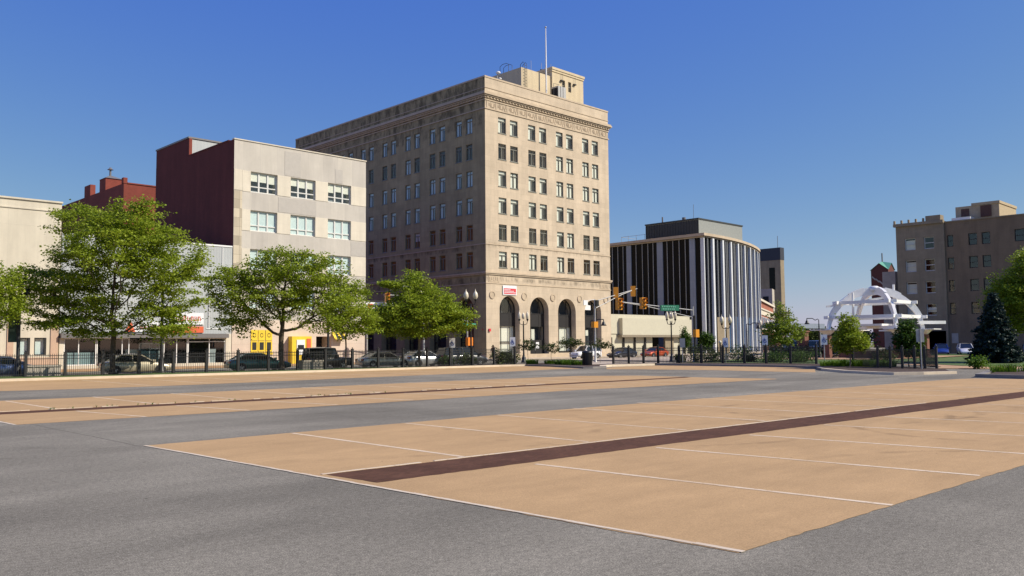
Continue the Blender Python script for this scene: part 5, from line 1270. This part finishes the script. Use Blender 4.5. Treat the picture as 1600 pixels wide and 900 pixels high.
mb = MB(); mb.box(53.0,53.5,45.35,45.4,4.8,5.2); mb.tube([(53.2,45.42,5.15),(54.5,45.45,5.3)],.02,5); obj('lane_sign', mb, M['signwhite'], t)
mb = MB(); mb.box(53.75,54.25,44.9,45.2,2.95,3.45); mb.box(53.9,54.4,45.2,45.38,3.0,3.4); obj('pedestrian_signal', mb, M['yellow'], t)
t = mast('grey traffic signal mast with a wide green sign before the cream annex', 60.34, 39.75, 4.66, (4.35,(51.3,40.6,4.85),3.75), [((51.5,40.55,4.66),(-.2,-1)),((54.2,40.3,4.78),(-.2,-1))])
mb = MB(); mb.obox((56.2,40.05,4.45),(58.5,39.86,4.5),.04,.46); s_ = obj('street_sign', mb, M['green'], t)
mb = MB()
for r_, (n, z) in enumerate(((8,4.57),(7,4.38))):
    for k in range(n): mb.obox((56.3+.22*k+.1*r_,40.0-.02*k,z),(56.45+.22*k+.1*r_,39.99-.02*k,z),.012,.10+.03*(k % 3 == 0))
obj('lettering', mb, simple('faded_sign_lettering', (.10,.30,.22), .5, .1), s_)
mb = MB(); mb.box(60.1,60.6,39.35,39.65,2.1,2.75); mb.tube([(60.34,39.75,2.4),(60.34,39.5,2.4)],.04,5); obj('pedestrian_signal', mb, M['yellow'], t)
mb = MB(); mb.box(60.2,60.3,39.5,39.65,0,3.9); obj('conduit', mb, M['black'], t)
t = mast('grey traffic signal mast half hidden by the pyramidal green tree', 55.3, 62.3, 4.35, (4.25,(50.6,62.6,5.25),3.9), [((50.9,62.5,5.0),(-.4,-1)),((53.0,62.4,4.75),(-.4,-1)),((48.0,62.0,5.95),(-.4,-1)),((45.5,62.0,5.9),(-.4,-1))])
mb = MB(); mb.tube([(45.2,62.1,6.15),(48.4,62.1,6.2),(50.6,62.6,5.3)],.05,6); obj('span_arm', mb, M['galv'], t)
mb = MB(); mb.obox((54.2,62.0,3.55),(55.7,62.0,3.55),.04,.36); mb.obox((55.6,61.9,3.55),(56.6,62.5,3.55),.04,.34); obj('street_sign', mb, simple('bright_green_sign', (.03,.30,.20), .4, .1), t)
mb = MB(); mb.box(54.95,55.6,61.8,62.15,1.55,2.35); obj('pedestrian_signal', mb, M['orange'], t)
mb = MB(); mb.tube([(55.3,62.3,4.3),(54.6,62.3,4.65)],.03,5); mb.ball((54.4,62.3,4.7),.25,8,0,.5); obj('lamp_head', mb, M['white'], t)
cob = thing('street_lamp', 'white cobra-head lamp poking out above the bright green tree at the tower', 'street lamp', (50.5,65,0))
mb = MB(); mb.tube([(52.2,65.2,0),(52.2,65.2,6.5),(51.6,65.2,7.2),(49.8,65.4,7.35)],[.11,.08,.05,.04],7); obj('pole', mb, M['galv'], cob)
mb = MB(); mb.obox((49.0,65.5,7.33),(50.1,65.36,7.38),.34,.2); obj('lamp_head', mb, M['white'], cob)
bl = thing('bollard_light', 'short black path light with white cap behind the fence before the curved glass office', 'path light', (58.8,36.3,0))
mb = MB(); mb.tube([(58.8,36.3,0),(58.8,36.3,1.6)],.06,7); obj('post', mb, M['black'], bl)
mb = MB(); mb.ball((58.8,36.3,1.68),.13,8); obj('lamp_head', mb, M['globe'], bl)
tb = thing('litter_bin', 'tall black round litter bin at the kerb by the corner bed', 'litter bin', (46.75,39.75,0))
mb = MB(); mb.lathe((46.75,39.75),[(.30,0.02),(.32,.1),(.36,.95),(.36,1.0)],14); 
for k in range(18):
    a = 2*math.pi*k/18; mb.obox((46.75+.34*math.cos(a),39.75+.34*math.sin(a),.05),(46.75+.385*math.cos(a),39.75+.385*math.sin(a),.97),.03,.02)
obj('body', mb, M['black'], tb)
mb = MB(); mb.lathe((46.75,39.75),[(.40,.98),(.40,1.06),(.3,1.14),(.22,1.15),(.2,1.05)],14); obj('rim', mb, M['black'], tb)
def planter(label, x, y, w, dpt, rot):
    t = thing('planter', label, 'planter', (x,y,0), rot)
    mb = MB(); h = .62; mb.box(-w/2,w/2,-dpt/2,dpt/2,.05,h); mb.box(-w/2-.05,w/2+.05,-dpt/2-.05,dpt/2+.05,h,h+.09); [mb.box(-w/2+w*k/5,-w/2+w*k/5+.06,-dpt/2-.025,-dpt/2-.002,.08,h-.02) for k in range(1,5)]; obj('box', mb, M['conc'], t, local=True)
    mb = MB(); mb.box(-w/2+.08,w/2-.08,-dpt/2+.08,dpt/2-.08,h+.091,h+.10); obj('soil', mb, M['mulch'], t, local=True)
planter('long concrete street planter behind the fence at the tan store', 14.9, 52.7, 1.7, .9, R(-9))
planter('concrete street planter behind the fence between the green saloon and the off-roader', 30.4, 50.0, 1.4, .9, R(-9))
# street bin beside the corner
b2 = tag(obj('newspaper_box', (lambda m: (m.box(47.4,47.9,48.7,49.1,.12,1.0), m.box(47.35,47.95,48.65,49.15,1.0,1.08), m)[2])(MB()), M['black']), 'black street box behind the fence left of the first tower arch', 'street box')

# ================================================================== WHITE DOME FRAME
DX, DY, HS = 82.3, 33.7, 3.3
dm = thing('pavilion', 'open white steel dome frame on brick piers at the park plaza', 'pavilion', (DX,DY,0))
ap = Vector((DX,DY,6.75))
for sx in (-1,1):
    for sy in (-1,1):
        c = Vector((DX+sx*HS,DY+sy*HS)); 
        mb = MB(); w_ = .30; mb.box(c.x-w_,c.x+w_,c.y-w_,c.y+w_,.1,2.25); mb.box(c.x-w_-.06,c.x+w_+.06,c.y-w_-.06,c.y+w_+.06,.1,.4); obj('pier', mb, M['pierbrick'], dm)
        mb = MB(); z = 2.25; a, b = .2, .55
        mb.add([(c.x-a,c.y-a,z),(c.x+a,c.y-a,z),(c.x+a,c.y+a,z),(c.x-a,c.y+a,z),(c.x-b,c.y-b,z+.45),(c.x+b,c.y-b,z+.45),(c.x+b,c.y+b,z+.45),(c.x-b,c.y+b,z+.45)], [(0,1,5,4),(1,2,6,5),(2,3,7,6),(3,0,4,7),(4,5,6,7)]); obj('capital', mb, M['white'], dm)
        rad = Vector((sx,sy,0)).normalized(); tan = Vector((-rad.y,rad.x,0)); Rr = HS*math.sqrt(2); n = 14; mb = MB()
        def ringpt(k, wd, dr):
            t = k/n*math.pi/2; p = Vector((DX,DY,2.55))+rad*((Rr+dr)*math.cos(t))+Vector((0,0,(4.25+dr)*math.sin(t))); return p+tan*wd
        for k in range(n):
            f0, f1 = k/n, (k+1)/n; d0, d1 = .24+.46*f0**.8, .24+.46*f1**.8; st = .10*((k//3) % 2); tw = .13
            A8 = [ringpt(k,-tw,-d0),ringpt(k,tw,-d0),ringpt(k+1,tw,-d1),ringpt(k+1,-tw,-d1),ringpt(k,-tw,st),ringpt(k,tw,st),ringpt(k+1,tw,st),ringpt(k+1,-tw,st)]
            mb.add(A8, [(3,2,1,0),(4,5,6,7),(0,1,5,4),(1,2,6,5),(2,3,7,6),(3,0,4,7)])
        obj('rib', mb, M['white'], dm)
        mb = MB(); q = c+Vector((sx,sy)).normalized()*.2; mb.box(q.x-1.0,q.x+1.0,q.y-1.0,q.y+1.0,2.72,2.80); obj('wing_plate', mb, M['white'], dm)
for z, f in ((3.95,.93),(5.35,.74)):
    q = HS*f
    for (xa,ya),(xb,yb) in (((-q,-q),(q,-q)),((q,-q),(q,q)),((q,q),(-q,q)),((-q,q),(-q,-q))):
        e = Vector((xb-xa,yb-ya)).normalized()*.6
        mb = MB(); mb.obox((DX+xa-e.x,DY+ya-e.y,z),(DX+xb+e.x,DY+yb+e.y,z),.16,.30); obj('ring_beam', mb, M['white'], dm)
mb = MB(); mb.obox((DX-HS,DY-HS,2.95),(DX+HS,DY+HS,3.0),.15,.25); mb.obox((DX-HS,DY+HS,5.0),(DX+1,DY-1,5.9),.12,.2); obj('cross_beam', mb, M['white'], dm)
mb = MB(); mb.lathe((DX,DY),[(.5,6.5),(.6,6.75),(.3,6.95),(.001,6.97)],12); obj('hub', mb, M['white'], dm)
for (x, y, z0, z1) in ((DX+1.6,DY-1.2,3.0,7.1),(DX-1.9,DY+1.3,4.0,6.3),(DX+1.0,DY-1.4,2.6,5.2)):
    mb = MB(); mb.tube([(x,y,z0),(x,y,z1)],.11,7); obj('mast', mb, M['white'], dm)
mb = MB(); mb.obox((DX+HS-1,DY-HS+.2,3.4),(DX+HS+1.4,DY-HS-1.4,3.4),.3,.3); obj('outrigger', mb, M['white'], dm)
mb = MB(); mb.prism([(DX-HS-.2,DY-HS-.2),(DX+.9,DY-HS-.2),(DX+.9,DY-HS+1.6),(DX-HS-.2,DY-HS+1.6)], 2.55, 2.68); mb.prism([(DX+1.0,DY-HS-.2),(DX+HS,DY-HS-.2),(DX+HS,DY-HS+1.6),(DX+1.0,DY-HS+1.6)], 2.45, 2.55); mb.prism([(DX-1,DY-1),(DX+2.2,DY-1),(DX+2.2,DY+1.5),(DX-1,DY+1.5)],3.1,3.3); obj('canopy', mb, M['white'], dm)
for x, y in ((DX-1.5,DY-2.6),(DX+.9,DY-1.7)):
    mb = MB(); mb.tube([(x,y,.1),(x,y,2.54)],.10,8); obj('column', mb, M['galv'], dm)
mb = MB(); mb.box(DX-2.6,DX+2.6,DY-2.8,DY-2.4,.11,.75); mb.box(DX-2.8,DX-2.4,DY-2.35,DY+2.5,.11,.75); obj('seat_wall', mb, M['pierbrick'], dm)
for x, y, h, lab in ((80.6,40.3,2.75,'tall brick gate pier to the right of the feathery yellow-green tree'),(82.4,44.2,2.4,'brick gate pier to the left of the feathery yellow-green tree')):
    t = thing('brick_pier', lab, 'pier', (x,y,0)); mb = MB(); mb.box(x-.42,x+.42,y-.42,y+.42,.1,h-.15); mb.box(x-.5,x+.5,y-.5,y+.5,.1,.35); obj('shaft', mb, M['pierbrick'], t)
    mb = MB(); mb.box(x-.52,x+.52,y-.52,y+.52,h-.149,h); obj('cap', mb, M['pierbrick'] if h > 2.5 else M['conc'], t)
cb = thing('canopy', 'flat grey shelter roof on posts beyond the feathery tree', 'shelter', (96,52,0))
mb = MB(); mb.prism([(93,49),(104,49),(104,52.5),(93,52.5)], 3.3, 3.9); obj('roof', mb, simple('blue_grey_roof', (.22,.26,.32), .6, .1), cb)
mb = MB(); [mb.tube([(x,y,0),(x,y,3.3)],.12,6) for x in (93.5,103.5) for y in (49.4,52)]; obj('post', mb, M['galv'], cb)

# ================================================================== VEHICLES (metres, nose along +x)
def interp(tab, x):
    for (x0,z0),(x1,z1) in zip(tab, tab[1:]):
        if x0 <= x <= x1: return z0+(z1-z0)*(x-x0)/max(1e-6, x1-x0)
    return tab[0][1] if x < tab[0][0] else tab[-1][1]
def car(name, label, x, y, rot, paint, L=4.7, W=1.78, H=1.45, belt=.92, top=None, cab=None, wr=.32, wheels=None, cat='car', group='parked cars along the near kerb', spare=False, rack=False, scale=1., clear=.2):
    t = thing(name, label, cat, (x,y,0), rot, group)
    k = scale
    a = L/2; top = top or [(-a,.72),(-a+.15,.93),(-a+.8,.98),(-a+1.0,belt+.05),(a-1.5,belt+.04),(a-1.1,.88),(a-.25,.72),(a,.52)]
    cab = cab or [(-a+.55,-a+1.35),(a-1.25,a-2.2)]     # rear foot, rear roof / front foot, front roof
    wheels = wheels or (-a+.95, a-.9)
    mb = MB(); xs = sorted({-a,-a+.08,-a+.2,-a+.5,-a+.9,-a+1.3,-.6,0,.6,a-1.3,a-.9,a-.5,a-.2,a-.06,a}); secs = []
    for q in xs:
        e = min(1, ((a-abs(q))/.55)); w = W/2*(.86+.14*math.sqrt(max(0,e))); z = interp(top, q); zb = clear+.12*(1-min(1,e*1.5))
        zm = min(.55, z-.1)
        h = [(0,zb),(w*.86,zb),(w*.96,zb+.1),(w,zm),(w*.985,max(zm+.02,z-.10)),(w*.90,z-.02),(0,z+.02)]
        secs.append([(q,-p[0],p[1]) for p in h]+[(q,p[0],p[1]) for p in h[-2:0:-1]])
    n = len(secs[0]); vs = [p for s_ in secs for p in s_]; fs = []
    for i in range(len(xs)-1):
        for j in range(n): fs.append((i*n+j, i*n+(j+1) % n, (i+1)*n+(j+1) % n, (i+1)*n+j))
    fs += [tuple(range(n-1,-1,-1)), tuple(range((len(xs)-1)*n, len(xs)*n))]
    mb.add(vs, fs, 0, True)
    for wx in wheels:
        for s_ in (-1,1):
            N_ = 16; yy = s_*(W/2+.004); r = wr+.07
            mb.add([(wx+r*math.cos(2*math.pi*i/N_), yy, max(clear,wr+r*math.sin(2*math.pi*i/N_))) for i in range(N_)], [tuple(range(N_))], 1)
    obj('body', mb, [paint, M['trim']], t, local=True, k=k)
    (rf, rr), (ff, fr) = cab; zb = belt; wb, wt = W/2*.93, W/2*.72; g = MB()
    zr = interp(top, rf)-.05; zf = interp(top, ff)-.05; zt = H-.06
    side = lambda s_: [(rf,s_*wb,zr),(rr,s_*wt,zt),(fr,s_*wt,zt),(ff,s_*wb,zf)]
    l, r_ = side(1), side(-1); g.add(l+r_, [(0,3,2,1),(4,5,6,7),(0,1,5,4),(3,7,6,2),(1,2,6,5)]); obj('windows', g, M['carglass'], t, local=True, k=k)
    m = MB(); nx = 7
    grid = []
    for i in range(nx):
        f = i/(nx-1); px = rr-.03+(fr-rr+.06)*f; bow = .05*math.sin(math.pi*f)
        grid.append([(px,-wt-.02,zt-.02),(px,-wt*.8,zt+.03+bow*.6),(px,0,zt+.05+bow),(px,wt*.8,zt+.03+bow*.6),(px,wt+.02,zt-.02)])
    m.add([p for row in grid for p in row], [(i*5+j,i*5+j+1,(i+1)*5+j+1,(i+1)*5+j) for i in range(nx-1) for j in range(4)], 0, True)
    for s_ in (-1,1):
        P_ = side(s_); o_ = Vector((0,s_*.012,0))
        m.obox(Vector(P_[0])+o_, Vector(P_[1])+o_, .07, .10); m.obox(Vector(P_[3])+o_, Vector(P_[2])+o_, .06, .08)
        mid = (rf+ff)/2; m.obox((mid,s_*(wb+.008),zb), (mid+.02,s_*(wt+.012),zt), .05, .09)
        m.obox(Vector(P_[1])+o_, Vector(P_[2])+o_, .05, .06)
        m.obox((rf,s_*(wb+.012),zr+.02),(ff,s_*(wb+.012),zf+.02),.04,.05)
    obj('roof', m, paint, t, local=True, k=k)
    if rack:
        m = MB(); [m.tube([(rr+.2,s_*wt*.9,zt+.05),(rr+.3,s_*wt*.9,zt+.14),(fr-.4,s_*wt*.9,zt+.14),(fr-.3,s_*wt*.9,zt+.05)],.02,5) for s_ in (-1,1)]; obj('roof_rail', m, M['trim'], t, local=True, k=k)
    for wx in wheels:
        for s_ in (-1,1):
            m = MB(); yo, yi = s_*(W/2+.012), s_*(W/2-.2); N_ = 18
            def ring(r, yy): return [(wx+r*math.cos(2*math.pi*i/N_), yy, wr+r*math.sin(2*math.pi*i/N_)) for i in range(N_)]
            rows = [ring(wr*.62,yo-s_*.02), ring(wr*.68,yo), ring(wr*.93,yo), ring(wr,yo-s_*.04), ring(wr,yi)]
            m.add([p for r in rows for p in r], [(i*N_+j,i*N_+(j+1)%N_,(i+1)*N_+(j+1)%N_,(i+1)*N_+j) for i in range(4) for j in range(N_)], 0, True)
            wo = obj('wheel', m, M['tyre'], t, local=True, k=k)
            m = MB(); m.add([(wx,yo-s_*.015,wr)]+ring(wr*.62,yo-s_*.02), [(0,i+1,(i+1)%N_+1) for i in range(N_)], 1)
            for i in range(5):
                aa = 2*math.pi*i/5+.3; m.obox((wx,yo-s_*.005,wr),(wx+wr*.6*math.cos(aa),yo-s_*.008,wr+wr*.6*math.sin(aa)),.02,.09)
            obj('rim', m, [M['rim'], M['trim']], wo, local=True, k=k)
    for s_ in (-1,1):
        m = MB(); z = interp(top,-a+.12)-.16; m.box(-a-.012,-a+.12,min(s_*W*.27,s_*W*.445),max(s_*W*.27,s_*W*.445),z-.08,z+.1); obj('tail_lamp', m, M['tail'], t, local=True, k=k)
        m = MB(); z = interp(top,a-.2)-.13; m.box(a-.28,a-.01,min(s_*W*.24,s_*W*.44),max(s_*W*.24,s_*W*.44),z-.07,z+.05); obj('headlamp', m, M['head'], t, local=True, k=k)
        m = MB(); q = ff-.1; m.box(q-.12,q+.06,min(s_*W*.49,s_*W*.60),max(s_*W*.49,s_*W*.60),belt+.02,belt+.17); obj('mirror', m, paint, t, local=True, k=k)
        m = MB(); mid = (rf+ff)/2; [m.box(mid+dx,mid+dx+.14,min(s_*W*.497,s_*W*.515),max(s_*W*.497,s_*W*.515),belt-.14,belt-.10) for dx in (-.95,.1)]; obj('handle', m, M['trim'], t, local=True, k=k)
    m = MB(); m.box(-a-.03,-a+.1,-W*.4,W*.4,.32,.52); m.box(a-.08,a+.02,-W*.38,W*.38,.28,.44); obj('bumper', m, M['trim'] if spare else paint, t, local=True, k=k)
    m = MB(); m.box(-a-.02,-a-.008,-.16,.16,.62,.74); obj('number_plate', m, M['signwhite'], t, local=True, k=k)
    if spare:
        m = MB(); N_ = 16; rows = [[(-a-d_,.1+r*math.cos(2*math.pi*i/N_),1.0+r*math.sin(2*math.pi*i/N_)) for i in range(N_)] for d_, r in ((.01,.36),(.18,.37),(.24,.32),(.24,.15))]
        m.add([p for r in rows for p in r], [(i*N_+j,i*N_+(j+1)%N_,(i+1)*N_+(j+1)%N_,(i+1)*N_+j) for i in range(3) for j in range(N_)]+[tuple(range(3*N_,4*N_))], 0, True); obj('spare_wheel', m, M['tyre'], t, local=True, k=k)
    return t
RA = R(-9.5)
PC = {n: m_paintcar('car_paint_'+n, c, mt) for n, c, mt in (('silver_blue',(.24,.29,.45),.6),('beige',(.62,.55,.40),.4),('dark_green',(.02,.13,.11),.4),('black',(.012,.013,.014),.2),('champagne',(.62,.57,.47),.5),('silver',(.58,.60,.62),.6),('charcoal',(.035,.037,.04),.4),('white',(.74,.74,.74),.0),('dark_blue',(.02,.025,.04),.4),('orange',(.52,.085,.02),.3),('blue',(.02,.05,.25),.4))}
car('parked_car', 'silver-blue saloon parked nose right behind the fence at the left edge of view', 13.7, 55.3, RA, PC['silver_blue'], L=4.9)
car('parked_car', 'beige saloon parked behind the fence in the shade of the largest tree', 20.6, 54.3, RA, PC['beige'], L=5.0, H=1.5)
car('parked_car', 'dark green rounded saloon parked between fence and yellow posters', 28.25, 53.1, RA, PC['dark_green'], L=5.1, H=1.46, cab=[(-2.1,-1.2),(1.25,.2)])
sq = [(-1.95,1.0),(-1.9,1.05),(.75,1.06),(.8,1.02),(1.95,.98),(1.96,.6)]
car('off_roader', 'black boxy off-roader with spare wheel parked with its back to the planter', 33.2, 52.3, RA, PC['black'], L=3.95, W=1.72, H=1.85, belt=1.05, top=sq, cab=[(-1.93,-1.9),(.62,.38)], wr=.38, spare=True, clear=.38, cat='off-roader')
car('parked_car', 'pale champagne saloon parked just beyond the black off-roader', 37.5, 51.5, RA, PC['champagne'], L=4.9, H=1.44)
hb = [(-2.1,.8),(-2.0,1.0),(-1.7,1.03),(.9,.96),(1.3,.88),(1.9,.74),(2.1,.5)]
car('parked_car', 'silver hatchback parked behind the stem of the bright green tree', 41.2, 51.3, RA, PC['silver'], L=4.2, H=1.5, top=hb, cab=[(-1.9,-1.2),(1.1,.1)])
mv = [(-2.45,.9),(-2.4,1.08),(-2.0,1.1),(1.3,1.06),(1.7,.98),(2.3,.8),(2.45,.55)]
car('minivan', 'dark charcoal minivan parked behind the wheelchair sign left of the tower corner', 43.9, 50.2, RA, PC['charcoal'], L=4.9, W=1.95, H=1.78, belt=1.05, top=mv, cab=[(-2.35,-2.05),(1.65,.55)], wr=.34, cat='minivan')
sv = [(-2.2,.9),(-2.15,1.05),(-1.8,1.08),(.95,1.05),(1.2,1.02),(2.05,.9),(2.2,.6)]
car('sport_utility', 'white compact off-road wagon facing left before the third tower arch', 68.9, 58.8, math.pi-R(4), PC['white'], L=4.4, W=1.8, H=1.72, belt=1.06, top=sv, cab=[(-2.1,-1.85),(1.05,.35)], wr=.37, cat='off-road wagon', group='cars on the street before the tower', rack=True, clear=.32)
car('parked_car', 'dark blue saloon facing left before the left part of the cream annex', 74.6, 58.4, math.pi, PC['dark_blue'], L=4.7, group='cars on the street before the tower')
car('parked_car', 'orange-red saloon facing left before the cream annex', 80.6, 58.4, math.pi, PC['orange'], L=4.6, group='cars on the street before the tower')
FG = 'cars parked before the brown brick office'
car('parked_car', 'bright blue car parked before the shaded brown brick office', 103.5, 35.0, R(200), PC['blue'], L=4.5, H=1.6, top=hb, cab=[(-1.9,-1.6),(1.1,.2)], group=FG)
car('parked_car', 'white car gleaming in the sun before the brown brick office, left of the spruce', 104.0, 32.6, R(205), PC['white'], L=4.5, H=1.6, top=hb, cab=[(-1.9,-1.6),(1.1,.2)], group=FG)
car('parked_car', 'dark car parked behind the round young tree before the brown brick office', 101.5, 37.4, R(200), PC['black'], L=4.6, H=1.6, group=FG)
car('parked_car', 'dark car glimpsed under the large tree at the right edge of view', 97, 24.4, R(200), PC['dark_blue'], L=4.6, H=1.5, group=FG)
vn = [(-2.4,1.2),(-2.35,1.25),(1.4,1.25),(1.9,1.05),(2.35,.9),(2.4,.6)]
for x, y, lab in ((118,61.0,'white van glimpsed between the feathery tree and the brick gate pier'),(124,60.2,'long white van behind the hedge between the brick gate pier and the dome')):
    car('van', lab, x, y, math.pi-R(50), PC['white'], L=5.4, W=2.0, H=2.2, belt=1.25, top=[(q[0]*2.7/2.4,q[1]) for q in vn], cab=[(-2.65,-2.6),(2.05,1.3)], wr=.36, cat='van', group='white vans beyond the hedge')

# ================================================================== PEDESTRIAN
def pedestrian(x, y, rot, label):
    t = thing('person', label, 'person', (x,y,.12), rot)
    V = [(0,0,.95),(0,0,1.15),(0,0,1.38),(0,0,1.50),(.02,0,1.62),(.02,0,1.72), (0,.10,.92),(.12,.11,.50),(.02,.11,.08),(.16,.11,.05), (0,-.10,.92),(.02,-.11,.50),(-.26,-.11,.13),(-.12,-.11,.06),
         (0,.19,1.40),(-.06,.23,1.12),(.06,.23,.88),(.10,.22,.78), (0,-.19,1.40),(.10,-.23,1.13),(.26,-.20,.96),(.33,-.19,.92)]
    Ed = [(0,1),(1,2),(2,3),(3,4),(4,5),(0,6),(6,7),(7,8),(8,9),(0,10),(10,11),(11,12),(12,13),(2,14),(14,15),(15,16),(16,17),(2,18),(18,19),(19,20),(20,21)]
    Rr = [.135,.13,.145,.055,.095,.085,.10,.07,.05,.04,.10,.07,.05,.04,.065,.05,.038,.035,.065,.05,.038,.035]
    me = bpy.data.meshes.new('body'); me.from_pydata(V, Ed, []); o = bpy.data.objects.new('body', me); COL.objects.link(o); o.parent = t
    me.materials.append(M['skin'])
    md = o.modifiers.new('skin', 'SKIN'); 
    for sv_, r in zip(me.skin_vertices[0].data if me.skin_vertices else [], Rr): sv_.radius = (r, r)
    o.modifiers.new('sub', 'SUBSURF').levels = 1
    mb = MB(); mb.lathe((0,0),[(.15,.90),(.165,1.1),(.185,1.36),(.12,1.46),(.07,1.50)],12); [mb.tube([(0,s_*.19,1.42),(-.03*s_+.02,s_*.23,1.14)],[.085,.068],8) for s_ in (-1,1)]; obj('shirt', mb, simple('dull_red_shirt', (.24,.05,.045), .9, .1), t, local=True, k=1)
    mb = MB(); mb.tube([(0,.09,1.0),(.12,.11,.50),(.02,.11,.10)],[.125,.09,.075],8); mb.tube([(0,-.09,1.0),(.02,-.11,.50),(-.25,-.11,.15)],[.125,.09,.075],8); obj('trousers', mb, M['dark'], t, local=True, k=1)
    mb = MB(); mb.ball((.0,0,1.70),.115,10); obj('hair', mb, M['bark'], t, local=True, k=1)
pedestrian(61.2, 64.9, R(200), 'person in a dull red top walking past the shaded corner of the tower')
